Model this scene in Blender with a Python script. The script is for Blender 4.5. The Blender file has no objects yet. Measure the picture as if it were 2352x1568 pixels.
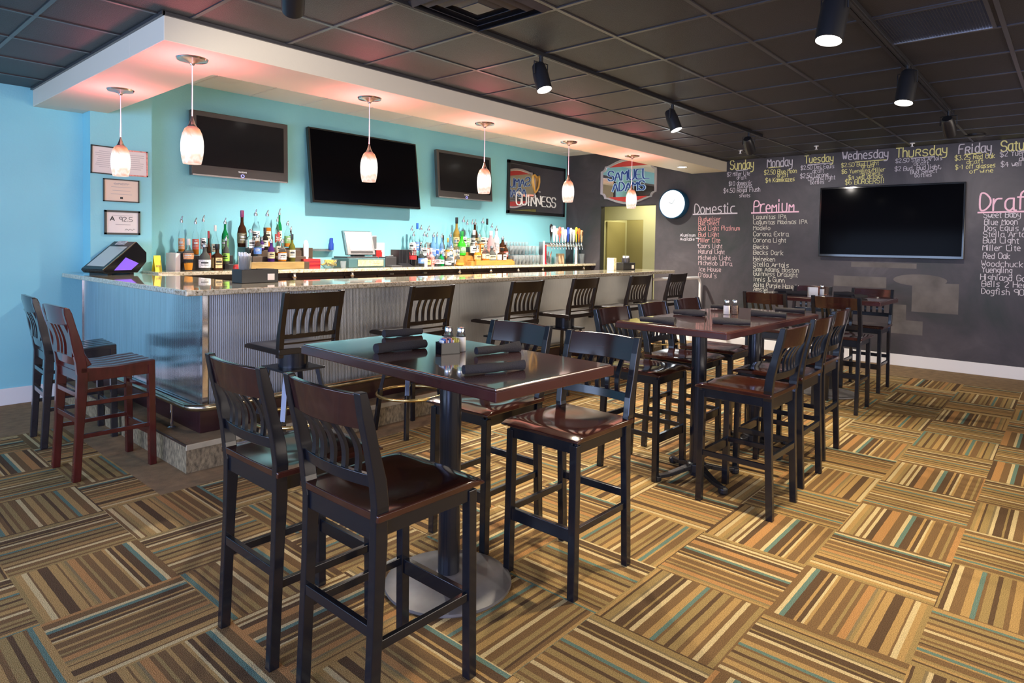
import bpy, bmesh, math, random
from mathutils import Vector, Matrix
random.seed(7)
SC = bpy.context.scene
COL = SC.collection
R = math.radians
PI = math.pi

# ------------------------------------------------------------------ camera
CAM_POS = Vector((0, 0, 1.5))
yaw, pitch, roll = R(41.380), R(-1.647), R(0.897)
f_ = Vector((math.cos(yaw) * math.cos(pitch), math.sin(yaw) * math.cos(pitch), math.sin(pitch)))
r_ = Vector((math.sin(yaw), -math.cos(yaw), 0))
u_ = r_.cross(f_)
rr = math.cos(roll) * r_ + math.sin(roll) * u_
uu = -math.sin(roll) * r_ + math.cos(roll) * u_
cd = bpy.data.cameras.new('camera')
cam = bpy.data.objects.new('camera', cd)
COL.objects.link(cam)
cam.matrix_world = Matrix(((rr.x, uu.x, -f_.x, CAM_POS.x), (rr.y, uu.y, -f_.y, CAM_POS.y), (rr.z, uu.z, -f_.z, CAM_POS.z), (0, 0, 0, 1)))
cd.sensor_width = 36.0
cd.lens = 36.0 * 1475.3 / 2352
cd.shift_y = (604.8 - 784) / 2352
cd.clip_start = 0.05
SC.camera = cam

# ------------------------------------------------------------------ exposure, world, large lights
vs = SC.view_settings
vs.view_transform = 'Standard'
vs.look = 'None'
vs.gamma = 1
vs.use_curve_mapping = False
vs.exposure = 0.40
SC.cycles.max_bounces = 12
SC.cycles.transmission_bounces = 12
SC.cycles.glossy_bounces = 5
SC.cycles.diffuse_bounces = 4
SC.cycles.sample_clamp_indirect = 6
SC.cycles.caustics_reflective = False
SC.cycles.caustics_refractive = False
W = bpy.data.worlds.new('world')
SC.world = W
W.use_nodes = True
bgn = W.node_tree.nodes['Background']
bgn.inputs[0].default_value = (0.82, 0.86, 1.0, 1)
bgn.inputs[1].default_value = 1.0


def light(kind, name, loc, energy, color, direction=None, parent=None, size=0.1, sy=None, spot=80, blend=0.6):
    d = bpy.data.lights.new(name, kind)
    d.energy = energy
    d.color = color
    if kind == 'AREA':
        d.shape = 'RECTANGLE'
        d.size = size
        d.size_y = sy or size
    else:
        d.shadow_soft_size = size
    if kind == 'SPOT':
        d.spot_size = R(spot)
        d.spot_blend = blend
    o = bpy.data.objects.new(name, d)
    COL.objects.link(o)
    o.location = loc
    if direction is not None:
        o.rotation_euler = Vector(direction).to_track_quat('-Z', 'Y').to_euler()
    if parent is not None:
        o.parent = parent
    return o


# daylight through the storefront windows (x = -3.6) and warm fill added at the unseen front side (y = -4)
light('AREA', 'daylight_and_fill', (-3.55, 4.2, 1.5), 145, (0.46, 0.64, 1.0), (1, 0, 0.02), size=3.6, sy=2.0)
light('AREA', 'daylight_and_fill', (-3.55, 0.0, 1.5), 230, (0.38, 0.50, 1.0), (1, 0.1, -0.02), size=3.6, sy=2.0)
light('AREA', 'daylight_and_fill', (1.5, -3.9, 1.5), 95, (1.0, 0.84, 0.66), (0.1, 1, 0.02), size=5.0, sy=2.0)  # added warm fill from the front, not daylight
light('AREA', 'daylight_and_fill', (6.5, -3.9, 1.5), 85, (1.0, 0.80, 0.58), (0.0, 1, -0.02), size=5.0, sy=2.0)  # second added warm fill, brightens the right-hand carpet


# ------------------------------------------------------------------ materials
def srgb(r, g, b):
    def c(x):
        x /= 255.0
        return x / 12.92 if x <= 0.04045 else ((x + 0.055) / 1.055) ** 2.4
    return (c(r), c(g), c(b), 1)


def mat(name, col, rough=0.5, metal=0.0, coat=0.0, trans=0.0, emis=None, estr=0.0, spec=None, var=0.0, vscale=6.0, bump=0.0, bscale=80.0, stretch=None, ior=None):
    m = bpy.data.materials.new(name)
    m.use_nodes = True
    nt = m.node_tree
    b = nt.nodes['Principled BSDF']
    if len(col) == 3:
        col = (*col, 1)
    b.inputs['Base Color'].default_value = col
    b.inputs['Roughness'].default_value = rough
    b.inputs['Metallic'].default_value = metal
    b.inputs['Coat Weight'].default_value = coat
    b.inputs['Coat Roughness'].default_value = 0.08
    b.inputs['Transmission Weight'].default_value = trans
    if ior:
        b.inputs['IOR'].default_value = ior
    if spec is not None:
        b.inputs['Specular IOR Level'].default_value = spec
    if emis:
        b.inputs['Emission Color'].default_value = (*emis[:3], 1)
        b.inputs['Emission Strength'].default_value = estr
    if var or bump:
        tc = nt.nodes.new('ShaderNodeTexCoord')
        mp = nt.nodes.new('ShaderNodeMapping')
        nt.links.new(tc.outputs['Object'], mp.inputs[0])
        if stretch:
            mp.inputs['Scale'].default_value = stretch
        if var:
            n = nt.nodes.new('ShaderNodeTexNoise')
            n.inputs['Scale'].default_value = vscale
            n.inputs['Detail'].default_value = 5
            nt.links.new(mp.outputs[0], n.inputs['Vector'])
            mr = nt.nodes.new('ShaderNodeMapRange')
            mr.inputs[1].default_value = 0.3
            mr.inputs[2].default_value = 0.7
            mr.inputs[3].default_value = 1 - var
            mr.inputs[4].default_value = 1 + var
            nt.links.new(n.outputs[0], mr.inputs[0])
            mx = nt.nodes.new('ShaderNodeVectorMath')
            mx.operation = 'SCALE'
            mx.inputs[0].default_value = col[:3]
            nt.links.new(mr.outputs[0], mx.inputs['Scale'])
            nt.links.new(mx.outputs[0], b.inputs['Base Color'])
        if bump:
            n2 = nt.nodes.new('ShaderNodeTexNoise')
            n2.inputs['Scale'].default_value = bscale
            n2.inputs['Detail'].default_value = 3
            nt.links.new(mp.outputs[0], n2.inputs['Vector'])
            bp = nt.nodes.new('ShaderNodeBump')
            bp.inputs['Strength'].default_value = bump
            bp.inputs['Distance'].default_value = 0.01
            nt.links.new(n2.outputs[0], bp.inputs['Height'])
            nt.links.new(bp.outputs[0], b.inputs['Normal'])
    return m


def ramp(nt, stops, interp='LINEAR'):
    cr = nt.nodes.new('ShaderNodeValToRGB')
    cr.color_ramp.interpolation = interp
    el = cr.color_ramp.elements
    while len(el) > 1:
        el.remove(el[-1])
    el[0].position = stops[0][0]
    el[0].color = stops[0][1]
    for p, c in stops[1:]:
        e = el.new(p)
        e.color = c
    return cr


M = {}
M['cyan'] = mat('cyan_wall_paint', (0.255, 0.62, 0.70), 0.50, var=0.04, vscale=1.5, bump=0.10, bscale=60)
M['chalk_ink'] = mat('white_chalk', (0.75, 0.74, 0.72), 0.9)
M['cY'] = mat('yellow_chalk', (0.78, 0.72, 0.28), 0.9)
M['cW'] = mat('pale_chalk', (0.62, 0.57, 0.60), 0.9)
M['cP'] = mat('pink_chalk', (0.85, 0.52, 0.62), 0.9)
M['cR'] = mat('red_chalk', (0.62, 0.30, 0.28), 0.9)
M['cO'] = mat('dusty_pink_chalk', (0.52, 0.38, 0.38), 0.9)
M['cC'] = mat('cream_chalk', (0.60, 0.58, 0.48), 0.9)
M['cWh'] = M['chalk_ink']
M['white_paint'] = mat('white_trim_paint', (0.80, 0.78, 0.76), 0.4)
M['soffit'] = mat('cream_soffit_paint', (0.66, 0.60, 0.48), 0.55, bump=0.05, bscale=60)
M['soffit_under'] = mat('warm_white_soffit_paint', (0.80, 0.72, 0.66), 0.55, bump=0.05, bscale=60)
M['white_ceiling'] = mat('white_ceiling_tile', (0.85, 0.86, 0.86), 0.8, bump=0.15, bscale=120)
M['tile'] = mat('black_ceiling_tile', (0.023, 0.021, 0.023), 0.48, var=0.15, vscale=3, bump=0.35, bscale=140)
M['tbar'] = mat('black_ceiling_grid', (0.055, 0.052, 0.055), 0.30, metal=0.3)
M['black_metal'] = mat('black_metal', (0.014, 0.014, 0.016), 0.35)
M['black_plastic'] = mat('black_plastic', (0.012, 0.012, 0.014), 0.3)
M['gloss_black'] = mat('gloss_black_plastic', (0.008, 0.008, 0.009), 0.08)
M['screen'] = mat('dark_screen', (0.002, 0.002, 0.003), 0.10, spec=0.02)
M['screen_soft'] = mat('dark_grey_screen', (0.010, 0.010, 0.012), 0.15, spec=0.12)
M['silver'] = mat('brushed_silver_plastic', (0.45, 0.46, 0.48), 0.25, metal=0.8)
M['bezel'] = mat('grey_bezel', (0.085, 0.080, 0.082), 0.28, metal=0.5)
M['chrome'] = mat('chrome', (0.82, 0.82, 0.84), 0.12, metal=1)
M['nickel'] = mat('brushed_nickel', (0.62, 0.58, 0.54), 0.22, metal=1)
M['brass'] = mat('brass', (0.78, 0.60, 0.26), 0.25, metal=1, var=0.15, vscale=8)
M['rail'] = mat('worn_steel_rail', (0.62, 0.56, 0.42), 0.22, metal=1, var=0.2, vscale=5)
M['galv'] = mat('galvanised_corrugated_steel', (0.33, 0.325, 0.30), 0.45, metal=0.85, var=0.10, vscale=2.0)
M['galv_flat'] = mat('galvanised_flat_steel', (0.80, 0.79, 0.82), 0.13, metal=0.95, var=0.12, vscale=3, stretch=(1, 14, 0.6))
M['seat'] = mat('mahogany_seat', (0.042, 0.012, 0.008), 0.12, coat=0.6, var=0.25, vscale=5, stretch=(1, 6, 1))
M['crest'] = mat('mahogany_back_rail', (0.034, 0.011, 0.009), 0.13, coat=0.4, var=0.2, vscale=5, stretch=(1, 1, 6))
M['frame'] = mat('black_lacquered_chair_frame', (0.007, 0.008, 0.012), 0.25, coat=0.3)
M['stoolwood'] = mat('dark_walnut_stool', (0.012, 0.006, 0.004), 0.30, coat=0.12, var=0.2, vscale=5)
M['redwood'] = mat('red_mahogany', (0.070, 0.009, 0.008), 0.22, coat=0.5, var=0.3, vscale=6, stretch=(4, 4, 1))
M['blackwood'] = mat('worn_black_wood', (0.020, 0.018, 0.022), 0.22, coat=0.4, var=0.2, vscale=6)
M['table'] = mat('mahogany_tabletop', (0.095, 0.034, 0.024), 0.12, coat=1.0, var=0.18, vscale=4, stretch=(1, 1, 1))
M['table'].node_tree.nodes['Principled BSDF'].inputs['Coat IOR'].default_value = 2.3
M['table'].node_tree.nodes['Principled BSDF'].inputs['IOR'].default_value = 1.75
M['table'].node_tree.nodes['Principled BSDF'].inputs['Coat Roughness'].default_value = 0.05
M['table_edge'] = mat('mahogany_table_edge', (0.062, 0.016, 0.014), 0.22, coat=0.4, var=0.15, vscale=6)
M['pole'] = mat('black_table_pole', (0.010, 0.012, 0.018), 0.24, coat=0.2)
M['castiron'] = mat('dusty_black_cast_iron', (0.13, 0.12, 0.115), 0.42, var=0.35, vscale=7)
M['napkin'] = mat('charcoal_cloth_napkin', (0.034, 0.030, 0.031), 0.9, bump=0.4, bscale=200)
M['plinth'] = mat('dark_cherry_plinth', (0.032, 0.008, 0.010), 0.3, coat=0.2, var=0.2)
M['nosing'] = mat('cream_vinyl_nosing', (0.50, 0.42, 0.28), 0.4, var=0.15, vscale=9)
M['plain_carpet'] = mat('brown_plain_carpet', (0.27, 0.170, 0.080), 0.95, var=0.22, vscale=14, bump=0.8, bscale=320)
M['step_carpet'] = mat('mottled_step_carpet', (0.27, 0.20, 0.11), 0.95, var=0.55, vscale=55, bump=0.6, bscale=260, stretch=(1, 1, 0.5))
M['dark_cab'] = mat('dark_brown_cabinet', (0.045, 0.024, 0.016), 0.4)
M['olive_wall'] = mat('olive_hall_paint', (0.30, 0.27, 0.12), 0.6, bump=0.05)
M['hall_pale'] = mat('pale_green_hall_paint', (0.46, 0.46, 0.28), 0.6)
M['paper'] = mat('white_paper', (0.80, 0.72, 0.68), 0.7)
M['paper_cream'] = mat('cream_paper', (0.78, 0.62, 0.50), 0.7)
M['ink'] = mat('black_ink', (0.02, 0.02, 0.02), 0.6)
M['inkgrey'] = mat('faint_grey_ink', (0.50, 0.43, 0.42), 0.6)
M['white'] = mat('white_plastic', (0.85, 0.85, 0.85), 0.4)
M['red'] = mat('red_plastic', (0.40, 0.02, 0.02), 0.3)
M['darkred'] = mat('dark_red_paint', (0.25, 0.008, 0.02), 0.25)
M['yellow'] = mat('yellow_card', (0.85, 0.75, 0.05), 0.5)
M['orange'] = mat('orange_paper', (0.80, 0.25, 0.03), 0.5)
M['blue'] = mat('blue_plastic', (0.02, 0.06, 0.35), 0.3)
M['lime'] = mat('lime_green', (0.25, 0.65, 0.05), 0.35)
M['lightwood'] = mat('light_oak_riser', (0.27, 0.17, 0.06), 0.4, var=0.2, vscale=6, stretch=(1, 6, 6))
M['honeywood'] = mat('honey_pine_riser', (0.42, 0.19, 0.04), 0.35, var=0.15, vscale=6, stretch=(1, 6, 6))
M['darkstep'] = mat('dark_walnut_riser', (0.07, 0.045, 0.03), 0.35, var=0.2)
M['mirror'] = mat('mirror_glass', (0.92, 0.92, 0.92), 0.015, metal=1)
M['mirror_dark'] = mat('smoked_mirror_glass', (0.62, 0.60, 0.58), 0.02, metal=1)
M['pewter'] = mat('pewter_frame', (0.55, 0.48, 0.46), 0.3, metal=0.5)
M['sign_red'] = mat('sign_red_enamel', (0.60, 0.05, 0.04), 0.3)
M['sign_blue'] = mat('sign_deep_blue', (0.02, 0.06, 0.28), 0.3)
M['sign_lblue'] = mat('sign_light_blue', (0.55, 0.76, 0.92), 0.3)
M['gold'] = mat('gold_leaf', (0.75, 0.42, 0.10), 0.3, metal=0.5)
M['bulbglow'] = mat('lamp_lens_glow', (1, 1, 1), 0.3, emis=(1.0, 0.93, 0.82), estr=30)
M['downglow'] = mat('downlight_glow', (1, 1, 1), 0.3, emis=(1.0, 0.96, 0.90), estr=12)
M['clockglow'] = mat('clock_face_glow', (1, 1, 1), 0.3, emis=(0.90, 0.97, 1.0), estr=0.85)
M['clock_rim'] = mat('deep_blue_clock_case', (0.01, 0.06, 0.12), 0.15)
M['posscreen'] = mat('pos_terminal_screen', (0.12, 0.15, 0.18), 0.15, emis=(0.45, 0.52, 0.55), estr=0.32)
M['posscreen_lit'] = mat('bright_register_screen', (0.3, 0.3, 0.35), 0.2, emis=(0.75, 0.75, 0.82), estr=0.8)
M['teal_metal'] = mat('teal_grey_register', (0.05, 0.11, 0.12), 0.4)
M['purple'] = mat('purple_inner_glow', (0.14, 0.07, 0.45), 0.3, emis=(0.25, 0.12, 0.9), estr=0.5)
M['lemon'] = mat('lemon_wedges', (0.80, 0.62, 0.10), 0.4, var=0.3, vscale=30)
M['card_tan'] = mat('tan_kraft_card', (0.62, 0.42, 0.25), 0.6)
M['white_frost'] = mat('straw_white', (0.82, 0.84, 0.88), 0.4, var=0.1, vscale=30, stretch=(8, 8, 0.5))
# bottle glass and labels
for k, c, t in [('clear', (0.93, 0.98, 0.98), 0.97), ('amber', (0.40, 0.13, 0.015), 0.1), ('amberlight', (0.60, 0.24, 0.03), 0.1), ('brown', (0.05, 0.02, 0.01), 0.2),
                ('green', (0.01, 0.22, 0.06), 0.35), ('lime', (0.05, 0.55, 0.03), 0.3), ('smoke', (0.10, 0.10, 0.09), 0.3), ('blue', (0.22, 0.42, 0.68), 0.6),
                ('aqua', (0.45, 0.80, 0.78), 0.7), ('olive', (0.12, 0.11, 0.02), 0.3), ('dark', (0.02, 0.015, 0.012), 0.1), ('purple', (0.06, 0.02, 0.12), 0.2),
                ('pink', (0.75, 0.42, 0.42), 0.5), ('gold', (0.35, 0.22, 0.05), 0.3), ('white', (0.75, 0.75, 0.75), 0.1)]:
    M['g_' + k] = mat(k + '_bottle_glass', c, 0.05, trans=t, ior=1.10)
for k, c in [('orange', (0.55, 0.26, 0.12)), ('red', (0.45, 0.08, 0.05)), ('redlabel', (0.65, 0.10, 0.08)), ('white', (0.80, 0.78, 0.74)), ('cream', (0.75, 0.68, 0.48)), ('green', (0.12, 0.30, 0.10)), ('tan', (0.62, 0.44, 0.22)),
             ('lime', (0.30, 0.65, 0.08)), ('olive', (0.16, 0.13, 0.06)), ('blue', (0.10, 0.22, 0.55)), ('grey', (0.45, 0.46, 0.45)), ('yellow', (0.80, 0.70, 0.15)), ('redwhite', (0.70, 0.45, 0.50)),
             ('gold', (0.55, 0.38, 0.12)), ('pinkred', (0.75, 0.30, 0.25)), ('blackwhite', (0.30, 0.30, 0.30))]:
    M['l_' + k] = mat(k + '_paper_label', c, 0.5, var=0.35, vscale=45)
for k, c, me in [('steel', (0.35, 0.36, 0.37), 0.8), ('clearcap', (0.6, 0.55, 0.5), 0.1), ('redcap', (0.3, 0.03, 0.03), 0), ('black', (0.015, 0.015, 0.015), 0), ('maroon', (0.22, 0.03, 0.10), 0), ('dark', (0.03, 0.03, 0.03), 0.3),
                 ('bluecap', (0.02, 0.12, 0.5), 0), ('gold', (0.55, 0.35, 0.1), 0.7), ('green', (0.02, 0.25, 0.05), 0), ('white', (0.8, 0.8, 0.8), 0), ('blue', (0.03, 0.1, 0.45), 0)]:
    M['c_' + k] = mat(k + '_bottle_cap', c, 0.3, metal=me)
M['pint'] = mat('clear_drinking_glass', (0.95, 0.99, 1.0), 0.05, trans=0.86, ior=1.10)


def chalkboard_material():
    m = bpy.data.materials.new('smudged_chalkboard_paint')
    m.use_nodes = True
    nt = m.node_tree
    b = nt.nodes['Principled BSDF']
    tc = nt.nodes.new('ShaderNodeTexCoord')
    n = nt.nodes.new('ShaderNodeTexNoise')
    n.inputs['Scale'].default_value = 1.1
    n.inputs['Detail'].default_value = 6
    n.inputs['Roughness'].default_value = 0.62
    n.inputs['Distortion'].default_value = 0.6
    nt.links.new(tc.outputs['Object'], n.inputs['Vector'])
    cr = ramp(nt, [(0.30, (0.022, 0.028, 0.024, 1)), (0.46, (0.045, 0.039, 0.042, 1)), (0.58, (0.064, 0.054, 0.058, 1)), (0.72, (0.10, 0.088, 0.090, 1))])
    nt.links.new(n.outputs[0], cr.inputs[0])
    nt.links.new(cr.outputs[0], b.inputs['Base Color'])
    b.inputs['Roughness'].default_value = 0.55
    return m


M['chalkboard'] = chalkboard_material()
M['smudge'] = mat('pale_erased_chalk', (0.115, 0.102, 0.096), 0.8, var=0.25, vscale=5)


def granite_material():
    m = bpy.data.materials.new('beige_speckled_granite')
    m.use_nodes = True
    nt = m.node_tree
    b = nt.nodes['Principled BSDF']
    tc = nt.nodes.new('ShaderNodeTexCoord')
    n = nt.nodes.new('ShaderNodeTexNoise')
    n.inputs['Scale'].default_value = 55
    n.inputs['Detail'].default_value = 4
    n.inputs['Roughness'].default_value = 0.7
    nt.links.new(tc.outputs['Object'], n.inputs['Vector'])
    cr = ramp(nt, [(0.28, (0.05, 0.04, 0.025, 1)), (0.37, (0.25, 0.19, 0.11, 1)), (0.44, (0.50, 0.42, 0.28, 1)), (0.58, (0.66, 0.58, 0.43, 1)), (0.75, (0.76, 0.71, 0.62, 1))])
    nt.links.new(n.outputs[0], cr.inputs[0])
    nt.links.new(cr.outputs[0], b.inputs['Base Color'])
    b.inputs['Roughness'].default_value = 0.07
    b.inputs['Coat Weight'].default_value = 0.8
    b.inputs['Coat IOR'].default_value = 1.7
    b.inputs['Coat Roughness'].default_value = 0.03
    return m


M['granite'] = granite_material()


def carpet_material():
    m = bpy.data.materials.new('striped_quarter_turn_carpet_tiles')
    m.use_nodes = True
    nt = m.node_tree
    N, L = nt.nodes, nt.links
    b = N['Principled BSDF']
    b.inputs['Roughness'].default_value = 0.95
    b.inputs['Specular IOR Level'].default_value = 0.15
    T = 0.512
    tc = N.new('ShaderNodeTexCoord')
    mp = N.new('ShaderNodeMapping')
    mp.inputs['Location'].default_value = (-2.69 / T, -0.925 / T, 0)
    mp.inputs['Scale'].default_value = (1 / T, 1 / T, 1)
    L.new(tc.outputs['Object'], mp.inputs[0])
    sp = N.new('ShaderNodeSeparateXYZ')
    L.new(mp.outputs[0], sp.inputs[0])

    def math_(op, a, c=None, v=None):
        n = N.new('ShaderNodeMath')
        n.operation = op
        L.new(a, n.inputs[0])
        if c is not None:
            L.new(c, n.inputs[1])
        if v is not None:
            n.inputs[1].default_value = v
        return n.outputs[0]
    fx, fy = math_('FLOOR', sp.outputs[0]), math_('FLOOR', sp.outputs[1])
    ux, uy = math_('SUBTRACT', sp.outputs[0], fx), math_('SUBTRACT', sp.outputs[1], fy)
    par = math_('FLOORED_MODULO', math_('ADD', fx, fy), v=2.0)   # 1 where odd: stripes vary with y
    mxv = N.new('ShaderNodeMix')
    L.new(par, mxv.inputs[0])
    L.new(ux, mxv.inputs[2])
    L.new(uy, mxv.inputs[3])
    cmb = N.new('ShaderNodeCombineXYZ')
    L.new(fx, cmb.inputs[0])
    L.new(fy, cmb.inputs[1])
    wn = N.new('ShaderNodeTexWhiteNoise')
    wn.noise_dimensions = '2D'
    L.new(cmb.outputs[0], wn.inputs['Vector'])
    sc = math_('MULTIPLY', mxv.outputs[0], v=0.78)
    # slight waviness of the yarn rows
    wob = N.new('ShaderNodeTexNoise')
    wob.inputs['Scale'].default_value = 22
    L.new(tc.outputs['Object'], wob.inputs['Vector'])
    sc = math_('ADD', sc, math_('MULTIPLY', wob.outputs[0], v=0.006))
    s = math_('FRACT', math_('ADD', sc, wn.outputs[0]))
    rnd = random.Random(11)
    light_c = [((0.43, 0.265, 0.095), 30), ((0.60, 0.46, 0.23), 20), ((0.33, 0.225, 0.085), 16), ((0.44, 0.225, 0.080), 2)]
    dark_c = [((0.200, 0.115, 0.048), 22), ((0.110, 0.064, 0.032), 20), ((0.24, 0.175, 0.085), 6)]

    def stops(seed):
        rnd.seed(seed)
        seq = []
        dark = False
        for i in range(31):
            if i in (9, 25) and (i == 9 or seed == 5):
                seq.append(((0.130, 0.205, 0.160), 0.60))
                continue
            if rnd.random() < 0.82:
                dark = not dark
            c = rnd.choices([a for a, _ in (dark_c if dark else light_c)], [q for _, q in (dark_c if dark else light_c)])[0]
            if seq and c == seq[-1][0]:
                dark = not dark
                c = rnd.choices([a for a, _ in (dark_c if dark else light_c)], [q for _, q in (dark_c if dark else light_c)])[0]
            w = rnd.choice([0.3, 0.4, 0.55, 0.9, 1.2]) if dark else rnd.choice([0.4, 0.5, 0.7, 1.0, 1.4])
            seq.append((c, min(w, 0.65) if c[0] > 0.55 else w))
        tot = sum(w for _, w in seq)
        out, p = [], 0
        for c, w in seq:
            out.append((p / tot, (*c, 1)))
            p += w
        return out
    ra, rb = ramp(nt, stops(5), 'CONSTANT'), ramp(nt, stops(23), 'CONSTANT')
    L.new(s, ra.inputs[0])
    L.new(s, rb.inputs[0])
    pick = math_('GREATER_THAN', wn.outputs[0], v=0.5)
    mx = N.new('ShaderNodeMix')
    mx.data_type = 'RGBA'
    L.new(pick, mx.inputs[0])
    L.new(ra.outputs[0], mx.inputs[6])
    L.new(rb.outputs[0], mx.inputs[7])
    # fine yarn speckle
    nz = N.new('ShaderNodeTexNoise')
    nz.inputs['Scale'].default_value = 260
    nz.inputs['Detail'].default_value = 2
    L.new(tc.outputs['Object'], nz.inputs['Vector'])
    mr = N.new('ShaderNodeMapRange')
    mr.inputs[1].default_value = 0.3
    mr.inputs[2].default_value = 0.7
    mr.inputs[3].default_value = 0.62
    mr.inputs[4].default_value = 1.36
    L.new(nz.outputs[0], mr.inputs[0])
    vm = N.new('ShaderNodeVectorMath')
    vm.operation = 'SCALE'
    L.new(mx.outputs[2], vm.inputs[0])
    L.new(mr.outputs[0], vm.inputs['Scale'])
    L.new(vm.outputs[0], b.inputs['Base Color'])
    bp = N.new('ShaderNodeBump')
    bp.inputs['Strength'].default_value = 0.7
    bp.inputs['Distance'].default_value = 0.006
    L.new(nz.outputs[0], bp.inputs['Height'])
    L.new(bp.outputs[0], b.inputs['Normal'])
    return m


M['carpet'] = carpet_material()


def pendant_material():
    m = bpy.data.materials.new('red_swirled_lit_glass')
    m.use_nodes = True
    nt = m.node_tree
    b = nt.nodes['Principled BSDF']
    b.inputs['Roughness'].default_value = 0.15
    b.inputs['Base Color'].default_value = (0.22, 0.15, 0.13, 1)
    tc = nt.nodes.new('ShaderNodeTexCoord')
    sp = nt.nodes.new('ShaderNodeSeparateXYZ')
    nt.links.new(tc.outputs['Object'], sp.inputs[0])
    n = nt.nodes.new('ShaderNodeTexNoise')
    n.inputs['Scale'].default_value = 9
    n.inputs['Distortion'].default_value = 1.5
    nt.links.new(tc.outputs['Object'], n.inputs['Vector'])
    ad = nt.nodes.new('ShaderNodeMath')
    ad.operation = 'MULTIPLY_ADD'
    nt.links.new(n.outputs[0], ad.inputs[0])
    ad.inputs[1].default_value = 0.09
    nt.links.new(sp.outputs[2], ad.inputs[2])
    # object z runs 0 (bottom) .. 0.25 (top); the red swirls sit near the neck and the lip
    cr = ramp(nt, [(0.040, (0.80, 0.42, 0.30, 1)), (0.065, (1.0, 0.80, 0.70, 1)), (0.085, (0.95, 0.62, 0.45, 1)), (0.105, (1.0, 0.90, 0.84, 1)), (0.215, (1.0, 0.93, 0.88, 1)), (0.240, (0.90, 0.50, 0.34, 1)), (0.262, (0.85, 0.36, 0.16, 1)), (0.29, (0.32, 0.05, 0.03, 1))])
    nt.links.new(ad.outputs[0], cr.inputs[0])
    nt.links.new(cr.outputs[0], b.inputs['Emission Color'])
    b.inputs['Emission Strength'].default_value = 0.80
    return m


M['pendant'] = pendant_material()


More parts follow.
